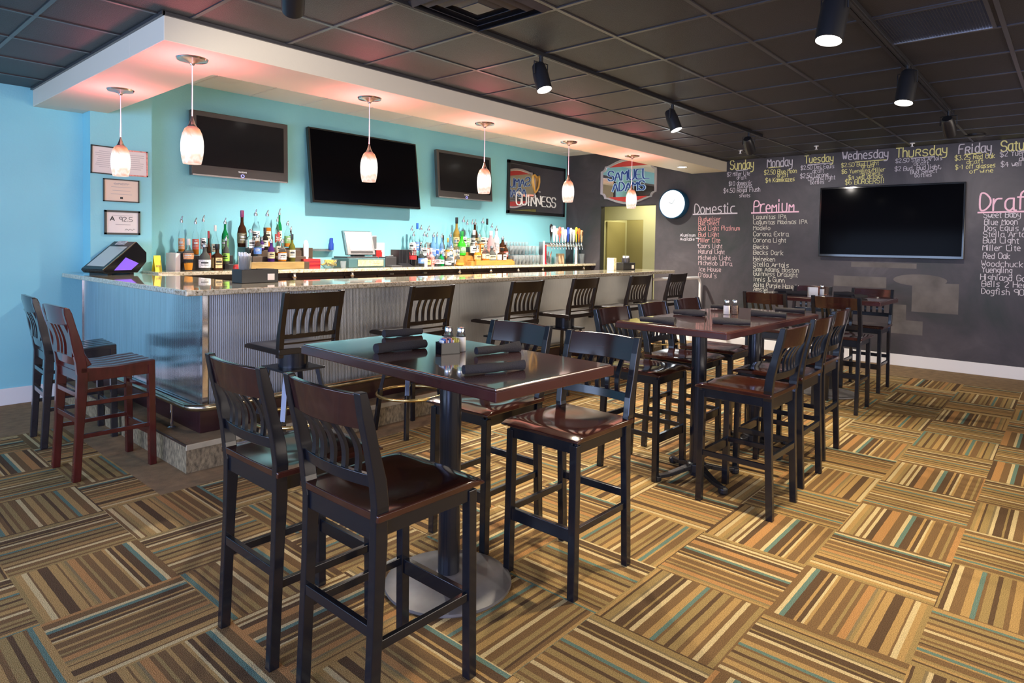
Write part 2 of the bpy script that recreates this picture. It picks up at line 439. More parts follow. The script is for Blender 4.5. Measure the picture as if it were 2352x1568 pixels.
# ------------------------------------------------------------------ mesh helpers
class MB:
    def __init__(s):
        s.v, s.f, s.mi = [], [], []

    def add(s, vs, fs, mi=0):
        o = len(s.v)
        s.v += [tuple(v) for v in vs]
        s.f += [tuple(i + o for i in f) for f in fs]
        s.mi += [mi] * len(fs)
        return s

    def box(s, x0, x1, y0, y1, z0, z1, mi=0):
        vs = [(x, y, z) for z in (z0, z1) for y in (y0, y1) for x in (x0, x1)]
        return s.add(vs, [(0, 2, 3, 1), (4, 5, 7, 6), (0, 1, 5, 4), (2, 6, 7, 3), (0, 4, 6, 2), (1, 3, 7, 5)], mi)

    def bar(s, a, b, w, h, up=(0, 0, 1), mi=0, w2=None, h2=None):
        a, b = Vector(a), Vector(b)
        d = (b - a).normalized()
        up = Vector(up)
        if abs(d.dot(up)) > 0.98:
            up = Vector((1, 0, 0))
        sd = d.cross(up).normalized()
        up2 = sd.cross(d)
        vs = []
        for p, ww, hh in ((a, w, h), (b, w2 or w, h2 or h)):
            for sx, sz in ((-1, -1), (1, -1), (1, 1), (-1, 1)):
                vs.append(p + sd * sx * ww / 2 + up2 * sz * hh / 2)
        return s.add(vs, [(0, 1, 2, 3), (7, 6, 5, 4), (0, 4, 5, 1), (1, 5, 6, 2), (2, 6, 7, 3), (3, 7, 4, 0)], mi)

    def sweep(s, pts, secs, mi=0, closed=False):
        """pts: list of rings (each a list of points)"""
        n = len(pts[0])
        vs = [p for ring in pts for p in ring]
        fs = []
        k = len(pts)
        for i in range(k if closed else k - 1):
            j = (i + 1) % k
            for q in range(n):
                r2 = (q + 1) % n
                fs.append((i * n + q, i * n + r2, j * n + r2, j * n + q))
        if not closed:
            fs.append(tuple(range(n))[::-1])
            fs.append(tuple((k - 1) * n + q for q in range(n)))
        return s.add(vs, fs, mi)

    def tube(s, path, r, n=10, mi=0, closed=False):
        path = [Vector(p) for p in path]
        rings = []
        k = len(path)
        prev = None
        for i, p in enumerate(path):
            if closed:
                d = (path[(i + 1) % k] - path[i - 1]).normalized()
            elif i == 0:
                d = (path[1] - p).normalized()
            elif i == k - 1:
                d = (p - path[-2]).normalized()
            else:
                d = (path[i + 1] - path[i - 1]).normalized()
            if prev is None:
                ref = Vector((0, 0, 1)) if abs(d.z) < 0.9 else Vector((1, 0, 0))
                a = d.cross(ref).normalized()
            else:
                a = (prev - d * prev.dot(d)).normalized()
            prev = a
            b = d.cross(a)
            rad = r[i] if isinstance(r, (list, tuple)) else r
            rings.append([p + a * math.cos(t) * rad + b * math.sin(t) * rad for t in [2 * PI * q / n for q in range(n)]])
        return s.sweep(rings, n, mi, closed)

    def lathe(s, prof, n=20, o=(0, 0, 0), mi=0, caps=True):
        ox, oy, oz = o
        rings = [[(ox + rr_ * math.cos(2 * PI * q / n), oy + rr_ * math.sin(2 * PI * q / n), oz + z) for q in range(n)] for rr_, z in prof]
        vs = [p for ring in rings for p in ring]
        fs = []
        for i in range(len(prof) - 1):
            for q in range(n):
                r2 = (q + 1) % n
                fs.append((i * n + q, i * n + r2, (i + 1) * n + r2, (i + 1) * n + q))
        if caps:
            fs.append(tuple(range(n))[::-1])
            fs.append(tuple((len(prof) - 1) * n + q for q in range(n)))
        return s.add(vs, fs, mi)

    def prism(s, pts2, axis, a0, a1, mi=0):
        """polygon pts2 in the two other axes, extruded along axis from a0 to a1"""
        def mk(p, a):
            return {'x': (a, p[0], p[1]), 'y': (p[0], a, p[1]), 'z': (p[0], p[1], a)}[axis]
        n = len(pts2)
        vs = [mk(p, a0) for p in pts2] + [mk(p, a1) for p in pts2]
        fs = [tuple(range(n))[::-1], tuple(range(n, 2 * n))] + [(i, (i + 1) % n, n + (i + 1) % n, n + i) for i in range(n)]
        return s.add(vs, fs, mi)

    def build(s, name, m, parent=None, smooth=False, bevel=0, seg=2, loc=None, rotz=None):
        me = bpy.data.meshes.new(name)
        me.from_pydata(s.v, [], s.f)
        ms = m if isinstance(m, (list, tuple)) else [m]
        for q in ms:
            me.materials.append(q)
        if len(ms) > 1:
            for p, i in zip(me.polygons, s.mi):
                p.material_index = i
        bm = bmesh.new()
        bm.from_mesh(me)
        bmesh.ops.recalc_face_normals(bm, faces=bm.faces)
        bm.to_mesh(me)
        bm.free()
        if smooth:
            for p in me.polygons:
                p.use_smooth = True
            try:
                me.set_sharp_from_angle(angle=R(40))
            except Exception:
                pass
        o = bpy.data.objects.new(name, me)
        COL.objects.link(o)
        if bevel:
            b = o.modifiers.new('bevel', 'BEVEL')
            b.width = bevel
            b.segments = seg
            b.limit_method = 'ANGLE'
            b.angle_limit = R(40)
        if parent is not None:
            o.parent = parent
        if loc is not None:
            o.location = loc
        if rotz is not None:
            o.rotation_euler[2] = rotz
        return o


def tag(o, label, cat, group=None, kind=None):
    if label:
        o['label'] = label
    if cat:
        o['category'] = cat
    if group:
        o['group'] = group
    if kind:
        o['kind'] = kind
    return o


def struct(o):
    o['kind'] = 'structure'
    return o


def thing(name, label, cat, loc=(0, 0, 0), rotz=0, group=None):
    o = bpy.data.objects.new(name, None)
    COL.objects.link(o)
    o.empty_display_size = 0.1
    o.location = loc
    o.rotation_euler[2] = rotz
    return tag(o, label, cat, group)


KIDS = {}


def dup(root, loc, rotz, label=None, group=None):
    def rec(o, parent):
        c = o.copy()
        COL.objects.link(c)
        if parent is not None:
            c.parent = parent
        for ch in list(o.children):
            rec(ch, c)
        return c
    c = rec(root, None)
    c.location = loc
    c.rotation_euler[2] = rotz
    if label:
        c['label'] = label
    if group:
        c['group'] = group
    return c


# ------------------------------------------------------------------ handwriting (single stroke letters, grid 4 wide x 6 high, a=-1 b=-2)
G = {
    'A': '00-26-40 12-32', 'B': '00-06-36-45-43-33 03-33-42-41-30-00', 'C': '45-36-16-05-01-10-30-41', 'D': '00-06-26-44-42-20-00', 'E': '46-06-00-40 03-33', 'F': '46-06-00 03-33',
    'G': '45-36-16-05-01-10-30-41-43-23', 'H': '00-06 40-46 03-43', 'I': '20-26', 'J': '46-41-30-10-01', 'K': '00-06 46-03-40', 'L': '06-00-40', 'M': '00-06-23-46-40', 'N': '00-06-40-46',
    'O': '16-36-45-41-30-10-01-05-16', 'P': '00-06-36-45-44-33-03', 'R': '00-06-36-45-44-33-03 23-40', 'S': '45-36-16-05-04-13-33-42-41-30-10-01', 'T': '06-46 26-20', 'U': '06-01-10-30-41-46',
    'W': '06-10-24-30-46', 'Y': '06-23-46 23-20', 'a': '34-14-03-01-10-20-31 34-30-40', 'b': '06-00-20-31-33-24-04', 'c': '34-14-03-01-10-30', 'd': '36-30 31-20-10-01-03-14-24-33', 'e': '02-32-33-24-14-03-01-10-30',
    'f': '36-26-15-10 04-24', 'g': '34-14-03-02-11-31 34-3a-2b-0b', 'h': '06-00 03-14-24-33-30', 'i': '14-10 15-16', 'k': '06-00 34-02-30', 'l': '16-10', 'm': '04-00 03-14-23-20 23-34-43-40', 'n': '04-00 03-14-24-33-30',
    'o': '14-24-33-31-20-10-01-03-14', 'p': '04-0b 03-14-24-33-31-20-10-01', 'q': '34-14-03-01-10-31 34-3b', 'r': '04-00 02-14-34', 's': '34-14-03-12-22-31-20-00', 't': '15-10-20 04-24', 'u': '04-01-10-20-31-34 31-30',
    'v': '04-20-44', 'w': '04-10-22-30-44', 'x': '04-30 34-00', 'y': '04-02-11-31 34-3a-2b-0b', 'z': '04-34-00-30', '$': '45-36-16-05-04-13-33-42-41-30-10-01 27-2a', '0': '16-36-45-41-30-10-01-05-16', '1': '15-26-20',
    '2': '05-16-36-45-44-00-40', '3': '06-46-23-33-42-41-30-10-01', '4': '30-36-02-42', '5': '46-06-03-33-42-41-30-00', '6': '46-16-04-01-10-30-41-42-33-13-02', '7': '06-46-10', '8': '16-36-45-44-33-13-04-05-16 13-02-01-10-30-41-42-33',
    '9': '40-46-16-05-04-13-43', '.': '20-21', ',': '21-1a', '!': '22-26 20-21', '/': '0a-46', '-': '13-33', "'": '26-25', '&': '40-05-16-25-01-10-20-42', ' ': ''}
WID = {' ': 3.2, '.': 2.6, ',': 2.6, '!': 2.8, "'": 2.6, 'i': 2.4, 'l': 2.4, 't': 3.2, 'I': 3.4, 'm': 5.2, 'f': 3.6, '1': 3.6}


def gy(c):
    return -1 if c == 'a' else -2 if c == 'b' else int(c)


SMALL = {'\u1d0d': 'M', '\u0280': 'R', '\u1d1c': 'U', '\ua731': 'S'}


def strokes(text, jitter=0.0, rnd=None):
    out, x = [], 0
    for ch in text:
        k_ = 1.0
        if ch in SMALL:          # small capitals mixed into the handwriting
            ch, k_ = SMALL[ch], 0.70
        g = G.get(ch, '')
        off = 1.0 if ch in "il.,!'I1" else 0
        dy = rnd.uniform(-jitter, jitter) if rnd else 0
        for st in g.split():
            pts = [(x - off + int(p[0]) * (k_ + 1) / 2, gy(p[1]) * k_ + dy) for p in st.split('-')]
            out.append(pts)
        x += WID.get(ch, 5.0 if ch.isupper() or ch.isdigit() or ch == '$' else 4.3)
    return out, max(x - 1, 1)


def round_poly(pts):
    """soften a letter polyline by corner cutting"""
    if len(pts) < 3:
        return pts
    closed = pts[0] == pts[-1]
    for _ in range(2):
        n = [] if closed else [pts[0]]
        rng = range(len(pts) - 1)
        for i in rng:
            a, b = pts[i], pts[i + 1]
            if closed or i > 0:
                n.append((a[0] * .78 + b[0] * .22, a[1] * .78 + b[1] * .22))
            if closed or i < len(pts) - 2:
                n.append((a[0] * .22 + b[0] * .78, a[1] * .22 + b[1] * .78))
        n.append(n[0] if closed else pts[-1])
        pts = n
    return pts


def write(mb, text, place, width, height, thick, seed=0, jitter=0.25, serif=False, depth=0.0, rounded=True):
    """place(u, v) -> 3D point, u along the line and v up, in metres; ribbons are laid slightly proud of the surface"""
    rnd = random.Random(seed)
    lift = 0.0
    st, w = strokes(text, jitter, rnd)
    sx, sy = width / w, height / 6.0
    t = thick / 2
    for pts in st:
        ends = (pts[0], pts[-1])
        P = [(a * sx, b * sy) for a, b in (round_poly(pts) if rounded else pts)]
        for i in range(len(P) - 1):
            (x0, y0), (x1, y1) = P[i], P[i + 1]
            d = math.hypot(x1 - x0, y1 - y0)
            if d < 1e-6:
                continue
            dx, dy = (x1 - x0) / d, (y1 - y0) / d
            tt = t * (1.0 if not serif else (0.55 + 0.75 * abs(dy)))
            nx, ny = -dy * tt, dx * tt
            e = tt * 0.6
            lift += 0.000012
            q = [(x0 - dx * e + nx, y0 - dy * e + ny), (x0 - dx * e - nx, y0 - dy * e - ny), (x1 + dx * e - nx, y1 + dy * e - ny), (x1 + dx * e + nx, y1 + dy * e + ny)]
            if depth:
                vs = [place(a, b, 0) for a, b in q] + [place(a, b, depth + lift) for a, b in q]
                mb.add(vs, [(0, 1, 2, 3), (7, 6, 5, 4), (0, 4, 5, 1), (1, 5, 6, 2), (2, 6, 7, 3), (3, 7, 4, 0)])
            else:
                mb.add([place(a, b, lift) for a, b in q], [(0, 1, 2, 3)])
        if serif:
            for (ex, ey) in ends:
                if ey in (0, 6):
                    cx, cy = ex * sx, ey * sy
                    hw, hh = 0.62 * sx, t * 0.5
                    q = [(cx - hw, cy - hh), (cx + hw, cy - hh), (cx + hw, cy + hh), (cx - hw, cy + hh)]
                    vs = [place(a, b, 0) for a, b in q] + [place(a, b, depth or 0.0005) for a, b in q]
                    mb.add(vs, [(0, 1, 2, 3), (7, 6, 5, 4), (0, 4, 5, 1), (1, 5, 6, 2), (2, 6, 7, 3), (3, 7, 4, 0)])

# ================================================================== THE SETTING
XW = 9.66          # chalkboard wall
YB = 7.18          # turquoise wall behind the bar
YL = 7.146         # turquoise wall left of the bar
YC = 6.93          # short wall with the certificates
HC = 2.85          # black ceiling
HI = 3.16          # white ceiling over the bar
ZS = 2.685         # underside of the soffit

fl = MB()
for x0, x1, y0, y1, mi in [(-3.6, 8.83, -4, 4.0, 0), (-3.6, 1.45, 4.0, 6.0, 0), (8.83, 12.6, -4, 4.0, 1), (1.45, 12.6, 4.0, 7.7, 1), (-3.6, 1.45, 6.0, 7.7, 1)]:
    fl.add([(x0, y0, 0), (x1, y0, 0), (x1, y1, 0), (x0, y1, 0)], [(0, 1, 2, 3)], mi)
struct(fl.build('floor', [M['carpet'], M['plain_carpet']]))

# ceiling panels
ce = MB().box(-3.6, XW, -4, 4.115, HC, HC + 0.05).box(-3.6, 1.51, 4.115, YL, HC, HC + 0.05)
ceiling = struct(ce.build('ceiling', M['tile']))
g = MB()
k = -10
while 2.293 + 0.6325 * k < XW:
    x = 2.293 + 0.6325 * k
    if x > -3.6:
        g.box(x - 0.012, x + 0.012, -4, 4.115 if x > 1.51 else YL, HC - 0.007, HC + 0.001)
    k += 1
for k in range(-12, 6):
    y = 3.535 - 0.6325 * k if False else 3.535 + 0.6325 * k
    if -4 < y < YL:
        g.box(-3.6, XW if y < 4.115 else 1.51, y - 0.012, y + 0.012, HC - 0.0075, HC + 0.001)
g.build('ceiling_grid', M['tbar'], ceiling)
ci = struct(MB().box(2.0, XW, 4.6, YB, HI, HI + 0.05).build('ceiling', M['white_ceiling']))
gi = MB()
for k in range(12):
    x = 2.925 + 0.6325 * k
    gi.box(x - 0.01, x + 0.01, 4.6, YB, HI - 0.004, HI + 0.001)
for y in (5.16, 5.79, 6.42):
    gi.box(2.0, XW, y - 0.01, y + 0.01, HI - 0.0045, HI + 0.001)
gi.build('ceiling_grid', M['white_paint'], ci)

# walls
wl = struct(MB().box(-3.6, 1.90, YL, YL + 0.1, 0, 3.2).build('wall_left', M['cyan']))
wc = struct(MB().box(1.90, 2.43, YC, YB + 0.1, 0, 3.2).build('wall_corner', M['cyan']))
wb = struct(MB().box(2.43, XW, YB, YB + 0.1, 0, 3.3).build('wall_back', M['cyan']))
D0, D1, DH = 5.325, 6.42, 2.215
wr = struct(MB().box(XW, XW + 0.11, -4, D0, 0, 3.3).box(XW, XW + 0.11, D1, YB + 0.1, 0, 3.3).box(XW, XW + 0.11, D0, D1, DH, 3.3).build('wall_right', M['chalkboard']))
struct(MB().box(-3.6, XW + 0.1, -4.15, -4.0, 0, 0.25).box(-3.6, XW + 0.1, -4.15, -4.0, 2.6, 3.0).box(-3.6, -1.2, -4.15, -4, 0.25, 2.6)
       .box(4.1, 4.4, -4.15, -4, 0.25, 2.6).box(9.1, XW + 0.1, -4.15, -4, 0.25, 2.6).build('wall_front', M['white_paint']))
struct(MB().box(-3.75, -3.6, -4, YL + 0.1, 0, 0.45).box(-3.75, -3.6, -4, YL + 0.1, 2.55, 3.0).box(-3.75, -3.6, -4, -1.9, 0.45, 2.55)
       .box(-3.75, -3.6, 1.9, 2.7, 0.45, 2.55).box(-3.75, -3.6, 6.5, YL + 0.1, 0.45, 2.55).build('wall_window_side', M['white_paint']))

# soffit over the bar
sf = MB()
sf.box(1.51, XW, 4.115, 4.69, ZS, 3.22)
sf.box(1.51, 2.05, 4.69, YC, ZS, 3.22)
sf.box(1.51, 1.90, YC, YL, ZS, 3.22)
struct(sf.build('ceiling_soffit', M['soffit'], bevel=0.004))
struct(MB().box(1.50, XW, 4.098, 4.116, HC - 0.02, HC).box(1.492, 1.51, 4.098, YL, HC - 0.02, HC).build('trim_1', M['tbar']))

# baseboards
struct(MB().box(XW - 0.016, XW, -4, D0, 0, 0.15).build('baseboard_right', M['white_paint'], bevel=0.004))
struct(MB().box(-3.6, 1.886, YL - 0.016, YL, 0, 0.15).build('baseboard_left', M['white_paint'], bevel=0.004))

# hallway seen through the opening
struct(MB().box(XW + 0.11, 11.2, 7.40, 7.5, 0, 2.6).box(11.2, 12.17, 7.40, 7.5, 0, 2.6).build('wall_hall_left', M['hall_pale']))
struct(MB().box(11.2, 11.3, 4.9, 6.44, 0, 2.6).box(11.2, 11.3, 6.44, 7.4, 2.035, 2.6).build('wall_hall_far', M['hall_pale']))
struct(MB().box(12.17, 12.27, 6.2, 7.5, 0, 2.6).box(11.3, 12.17, 6.2, 6.3, 0, 2.6).build('wall_hall_recess', M['olive_wall']))
struct(MB().box(XW + 0.11, 11.2, 4.9, 5.0, 0, 2.6).build('wall_hall_right', M['hall_pale']))
struct(MB().box(XW + 0.11, 12.3, 4.9, 7.5, 2.6, 2.65).build('ceiling_hall', M['white_ceiling']))
dr = MB().box(11.35, 12.05, 7.365, 7.395, 0.01, 2.02).build('door_1', M['olive_wall'])
struct(dr)
light('AREA', 'hall_fill_light', (10.6, 6.2, 2.55), 20, (1.0, 0.90, 0.60), (0, 0, -1), size=0.5)  # unseen light added to brighten the hall
struct(MB().box(XW - 0.002, XW + 0.112, D1 - 0.012, D1 + 0.0, 0, DH).box(XW - 0.002, XW + 0.112, D0, D1, DH - 0.010, DH).build('trim_2', M['black_metal']))
light('AREA', 'hall_fill_light', (11.75, 6.8, 2.55), 14, (1.0, 0.90, 0.60), (0, 0, -1), size=0.4)  # added to lift the dark recess, no fitting modelled

# ------------------------------------------------------------------ chalk writing on the wall
TEXT = [
    ('sunday', 'Y', 'Sunday', 4.061, 2.707, 0.363, 0.14),
    ('sunday', 'W', '$2 Miller Lite', 4.106, 2.61, 0.352, 0.06),
    ('sunday', 'W', 'draft', 3.954, 2.554, 0.148, 0.053),
    ('sunday', 'W', '$10 domestic', 4.075, 2.467, 0.358, 0.06),
    ('sunday', 'W', 'buckets', 3.937, 2.421, 0.221, 0.053),
    ('sunday', 'W', '$4.50 Royal Flush', 4.156, 2.357, 0.565, 0.067),
    ('sunday', 'W', 'shots', 3.906, 2.28, 0.167, 0.053),
    ('monday', 'W', 'Monday', 3.498, 2.709, 0.361, 0.129),
    ('monday', 'Y', '$2.50 Blue Moon', 3.54, 2.602, 0.466, 0.065),
    ('monday', 'Y', 'draft', 3.349, 2.553, 0.155, 0.057),
    ('monday', 'Y', '$4 Kamikazes', 3.517, 2.485, 0.417, 0.065),
    ('tuesday', 'Y', 'Tuesday', 2.971, 2.729, 0.38, 0.105),
    ('tuesday', 'W', '$2.50 Dos Equis', 3.021, 2.64, 0.445, 0.056),
    ('tuesday', 'W', 'draft', 2.861, 2.586, 0.15, 0.055),
    ('tuesday', 'W', '$2.50 Corona', 3.024, 2.522, 0.372, 0.062),
    ('tuesday', 'W', '-Corona light', 2.952, 2.48, 0.391, 0.062),
    ('tuesday', 'W', 'bottles', 2.886, 2.427, 0.185, 0.056),
    ('wednesday', 'W', 'Wednesday', 2.475, 2.735, 0.555, 0.114),
    ('wednesday', 'Y', '$2.50 Bud Light', 2.488, 2.641, 0.459, 0.054),
    ('wednesday', 'Y', 'draft', 2.233, 2.612, 0.152, 0.047),
    ('wednesday', 'Y', '$6 Yuengling/Miller', 2.48, 2.551, 0.53, 0.054),
    ('wednesday', 'Y', 'pitchers', 2.225, 2.511, 0.219, 0.047),
    ('wednesday', 'Y', '$4 well drinks', 2.396, 2.468, 0.422, 0.054),
    ('wednesday', 'Y', '$6 BURGERS!!', 2.432, 2.399, 0.471, 0.066),
    ('thursday', 'Y', 'Th\u1d1c\u0280\ua731day', 1.83, 2.721, 0.559, 0.12),
    ('thursday', 'W', '$2.50 Stella Artois', 1.833, 2.653, 0.513, 0.051),
    ('thursday', 'W', 'draft', 1.626, 2.605, 0.162, 0.05),
    ('thursday', 'W', '$2 Bud, Bud light,', 1.84, 2.545, 0.514, 0.057),
    ('thursday', 'W', 'Bud Select', 1.662, 2.5, 0.29, 0.051),
    ('thursday', 'W', 'bottles', 1.612, 2.453, 0.186, 0.05),
    ('friday', 'W', 'F\u0280iday', 1.151, 2.717, 0.327, 0.113),
    ('friday', 'Y', '$3.25 Red Oak', 1.189, 2.639, 0.401, 0.059),
    ('friday', 'Y', 'draft', 1.067, 2.587, 0.165, 0.048),
    ('friday', 'Y', '$-1 off glasses', 1.181, 2.525, 0.4, 0.054),
    ('friday', 'Y', 'of wine', 1.033, 2.467, 0.233, 0.048),
    ('saturday', 'Y', 'Saturday', 0.733, 2.708, 0.453, 0.125),
    ('saturday', 'W', '$2 Yuengling', 0.739, 2.647, 0.376, 0.062),
    ('saturday', 'W', 'draft', 0.557, 2.586, 0.175, 0.051),
    ('saturday', 'W', '$4 well drinks', 0.727, 2.526, 0.407, 0.062),
    ('domestic', 'W', 'Do\u1d0destic', 4.63, 2.043, 0.662, 0.16),
    ('premium', 'P', 'Pre\u1d0di\u1d1c\u1d0d', 3.681, 2.043, 0.592, 0.177),
    ('draft', 'P', 'Draft', 0.92, 2.01, 0.516, 0.212),
    ('domestic', 'R', 'Budweiser', 4.56, 1.924, 0.374, 0.069),
    ('domestic', 'R', 'Bud Select', 4.559, 1.861, 0.346, 0.069),
    ('domestic', 'R', 'Bud Light Platinum', 4.557, 1.778, 0.67, 0.069),
    ('domestic', 'R', 'Bud Light', 4.554, 1.681, 0.339, 0.069),
    ('domestic', 'R', 'Miller Lite', 4.552, 1.591, 0.36, 0.069),
    ('domestic', 'O', 'Coors Light', 4.55, 1.5, 0.395, 0.069),
    ('domestic', 'O', 'Natural Light', 4.547, 1.41, 0.43, 0.069),
    ('domestic', 'O', 'Michelob Light', 4.545, 1.313, 0.527, 0.069),
    ('domestic', 'O', 'Michelob Ultra', 4.543, 1.23, 0.548, 0.069),
    ('domestic', 'O', 'Ice House', 4.54, 1.132, 0.374, 0.069),
    ('domestic', 'O', "O'doul's", 4.538, 1.035, 0.304, 0.069),
    ('domestic', 'W', 'Aluminum', 4.87, 1.68, 0.264, 0.05),
    ('domestic', 'W', 'Available', 4.869, 1.616, 0.249, 0.05),
    ('premium', 'C', 'Lagunitas IPA', 3.685, 1.945, 0.483, 0.065),
    ('premium', 'C', 'Lagunitas Maximas IPA', 3.682, 1.867, 0.771, 0.065),
    ('premium', 'C', 'Modelo', 3.68, 1.782, 0.252, 0.065),
    ('premium', 'C', 'Corona Extra', 3.678, 1.69, 0.513, 0.065),
    ('premium', 'C', 'Corona Light', 3.675, 1.598, 0.476, 0.065),
    ('premium', 'C', 'Becks', 3.673, 1.5, 0.226, 0.065),
    ('premium', 'C', 'Becks Dark', 3.67, 1.415, 0.439, 0.066),
    ('premium', 'C', 'Heineken', 3.668, 1.317, 0.321, 0.066),
    ('premium', 'C', 'Stella Artois', 3.666, 1.238, 0.519, 0.066),
    ('premium', 'C', 'Sam Adams Boston', 3.664, 1.166, 0.658, 0.066),
    ('premium', 'C', 'Guinness Draught', 3.662, 1.1, 0.64, 0.066),
    ('premium', 'C', 'Innis & Gunn', 3.66, 1.015, 0.458, 0.066),
    ('premium', 'C', 'Abita Purple Haze', 3.658, 0.93, 0.58, 0.066),
    ('premium', 'C', 'Amstel', 3.656, 0.864, 0.22, 0.066),
    ('draft', 'W', 'Sweet Baby Jesus', 0.878, 1.92, 0.575, 0.069),
    ('draft', 'W', 'Blue Moon', 0.867, 1.835, 0.317, 0.069),
    ('draft', 'W', 'Dos Equis Amber', 0.865, 1.761, 0.567, 0.069),
    ('draft', 'W', 'Stella Artois', 0.875, 1.687, 0.47, 0.069),
    ('draft', 'W', 'Bud Light', 0.873, 1.613, 0.342, 0.069),
    ('draft', 'W', 'Miller Lite', 0.875, 1.523, 0.362, 0.069),
    ('draft', 'W', 'Red Oak', 0.868, 1.427, 0.26, 0.069),
    ('draft', 'W', 'Woodchuck Amber', 0.882, 1.332, 0.673, 0.069),
    ('draft', 'W', 'Yuengling', 0.876, 1.257, 0.293, 0.069),
    ('draft', 'W', 'Highland Gaelic', 0.886, 1.167, 0.566, 0.069),
    ('draft', 'W', 'Bells 2 Hearted', 0.871, 1.088, 0.592, 0.069),
    ('draft', 'W', 'Dogfish 90 Minute', 0.872, 0.997, 0.673, 0.069),
]
CK = {'Y': 'cY', 'W': 'cW', 'P': 'cP', 'R': 'cR', 'O': 'cO', 'C': 'cC'}
grp = {}
for i, (gname, c, t, y0, z0, w, h) in enumerate(TEXT):
    mb = grp.setdefault((gname, c), MB())
    big = h > 0.10
    write(mb, t, lambda a, b, d, y0=y0, z0=z0: (XW - 0.0015 - d, y0 - a, z0 + b), w, h, 0.003 + 0.062 * h if not big else 0.006 + 0.06 * h, seed=i)
ul = {('sunday', 'W'): (3.97, 3.79, 2.69), ('monday', 'Y'): (3.48, 3.28, 2.70), ('tuesday', 'W'): (2.93, 2.60, 2.705), ('wednesday', 'Y'): (2.32, 1.93, 2.70), ('thursday', 'W'): (1.66, 1.40, 2.70), ('friday', 'Y'): (1.09, 0.92, 2.705),
      ('saturday', 'W'): (0.58, 0.30, 2.70), ('domestic', 'W'): (4.66, 3.93, 2.035), ('premium', 'P'): (3.72, 3.03, 2.038), ('draft', 'P'): (0.94, 0.25, 1.985)}
for kk, (ya, yb, z) in ul.items():
    if kk in grp:
        th = 0.020 if kk[0] in ('domestic', 'premium', 'draft') else 0.012
        grp[kk].bar((XW - 0.0015, ya, z), (XW - 0.0015, yb, z + 0.004), 0.001, th)
br = grp[('domestic', 'W')]
for a, b in [((4.60, 1.655), (4.54, 1.655)), ((4.57, 1.655), (4.57, 1.545)), ((4.57, 1.545), (4.54, 1.545))]:
    br.bar((XW - 0.0015, a[0], a[1]), (XW - 0.0015, b[0], b[1]), 0.001, 0.012, up=(1, 0, 0) if a[0] == b[0] else (0, 0, 1))
for (gname, c), mb in grp.items():
    mb.build('chalk_' + gname + '_writing', M[CK[c]], wr)
# erased patches under the television
sm = [(2.541, 1.897, 1.003, 1.149), (2.327, 1.559, 1.275, 1.34), (1.60, 1.10, 0.72, 1.10), (1.84, 1.47, 0.42, 0.60), (1.84, 1.66, 0.60, 0.80)]
for ya, yb, z0, z1 in sm:
    MB().box(XW - 0.001, XW, yb, ya, z0, z1).build('chalk_smudge', M['smudge'], wr, bevel=0.0)
el = [(1.52 + 0.297 * math.cos(a), 1.128 + 0.076 * math.sin(a)) for a in [2 * PI * q / 24 for q in range(24)]]
MB().prism([(p[0], p[1]) for p in el], 'x', XW - 0.0013, XW).build('chalk_smudge', M['smudge'], wr)

# ================================================================== LAMPS
# ceiling tracks
def track(name, y, x0, x1, label):
    t = thing(name, label, 'track light rail', ((x0 + x1) / 2, y, HC))
    L2 = (x1 - x0) / 2
    MB().box(-L2, L2, -0.018, 0.018, -0.03, 0).build('rail', M['black_metal'], t, bevel=0.003)
    MB().box(-L2, L2, -0.006, 0.006, -0.0315, -0.0295).build('conductor_slot', M['tbar'], t)
    for s in (-1, 1):
        MB().box(s * L2 - 0.02, s * L2 + 0.02, -0.021, 0.021, -0.034, 0).build('end_cap', M['black_plastic'], t)
    return t


track('track_rail', 2.86, -0.6, 7.65, 'long black ceiling track nearer the bar, holding the lamps beside the soffit')
track('track_rail', 0.955, 1.6, 7.45, 'long black ceiling track on the right, passing the square return grille')


def track_head(x, y, d, label, energy, col=(1.0, 0.86, 0.66), glow=True, spot=95, L=0.20, rad=0.055):
    """cylindrical spot hanging in a yoke from the track"""
    t = thing('track_spotlight', label, 'spotlight', (x, y, HC - 0.03), 0, 'track spotlights on the black ceiling')
    d = Vector(d).normalized()
    MB().lathe([(0.014, -0.045), (0.014, -0.004), (0.024, -0.004), (0.024, 0)], 12).build('adapter', M['black_plastic'], t, smooth=True)
    c = Vector((0, 0, -0.13))
    side = d.cross(Vector((0, 0, 1)))
    if side.length < 0.05:
        side = Vector((1, 0, 0))
    side.normalize()
    yk = MB()
    w = rad + 0.012
    yk.tube([c + side * w, c + side * w + Vector((0, 0, 0.085)), c - side * w + Vector((0, 0, 0.085)), c - side * w], 0.005, 6)
    yk.build('yoke', M['black_metal'], t)
    q = d.to_track_quat('Z', 'Y')
    a = c - d * L * 0.42
    hb = MB().lathe([(0.0, 0), (rad * 0.72, 0.0), (rad * 0.86, 0.012), (rad * 0.92, 0.05), (rad, 0.07), (rad, L - 0.002), (rad * 0.93, L), (rad * 0.93, L - 0.012), (0, L - 0.012)], 24, caps=False)
    hb.v = [tuple(q @ Vector(v) + a) for v in hb.v]
    hb.build('housing', M['black_metal'], t, smooth=True)
    ln = MB().lathe([(0, L - 0.010), (rad * 0.9, L - 0.010), (rad * 0.9, L - 0.006), (rad * 0.5, L - 0.002), (0, L - 0.001)], 20, caps=False)
    ln.v = [tuple(q @ Vector(v) + a) for v in ln.v]
    ln.build('lens', M['bulbglow'], t, smooth=True)
    if energy:
        e = a + d * (L + 0.02)
        light('SPOT', 'spot_lamp', e, energy, col, d, parent=t, size=0.045, spot=spot, blend=0.7)
    return t


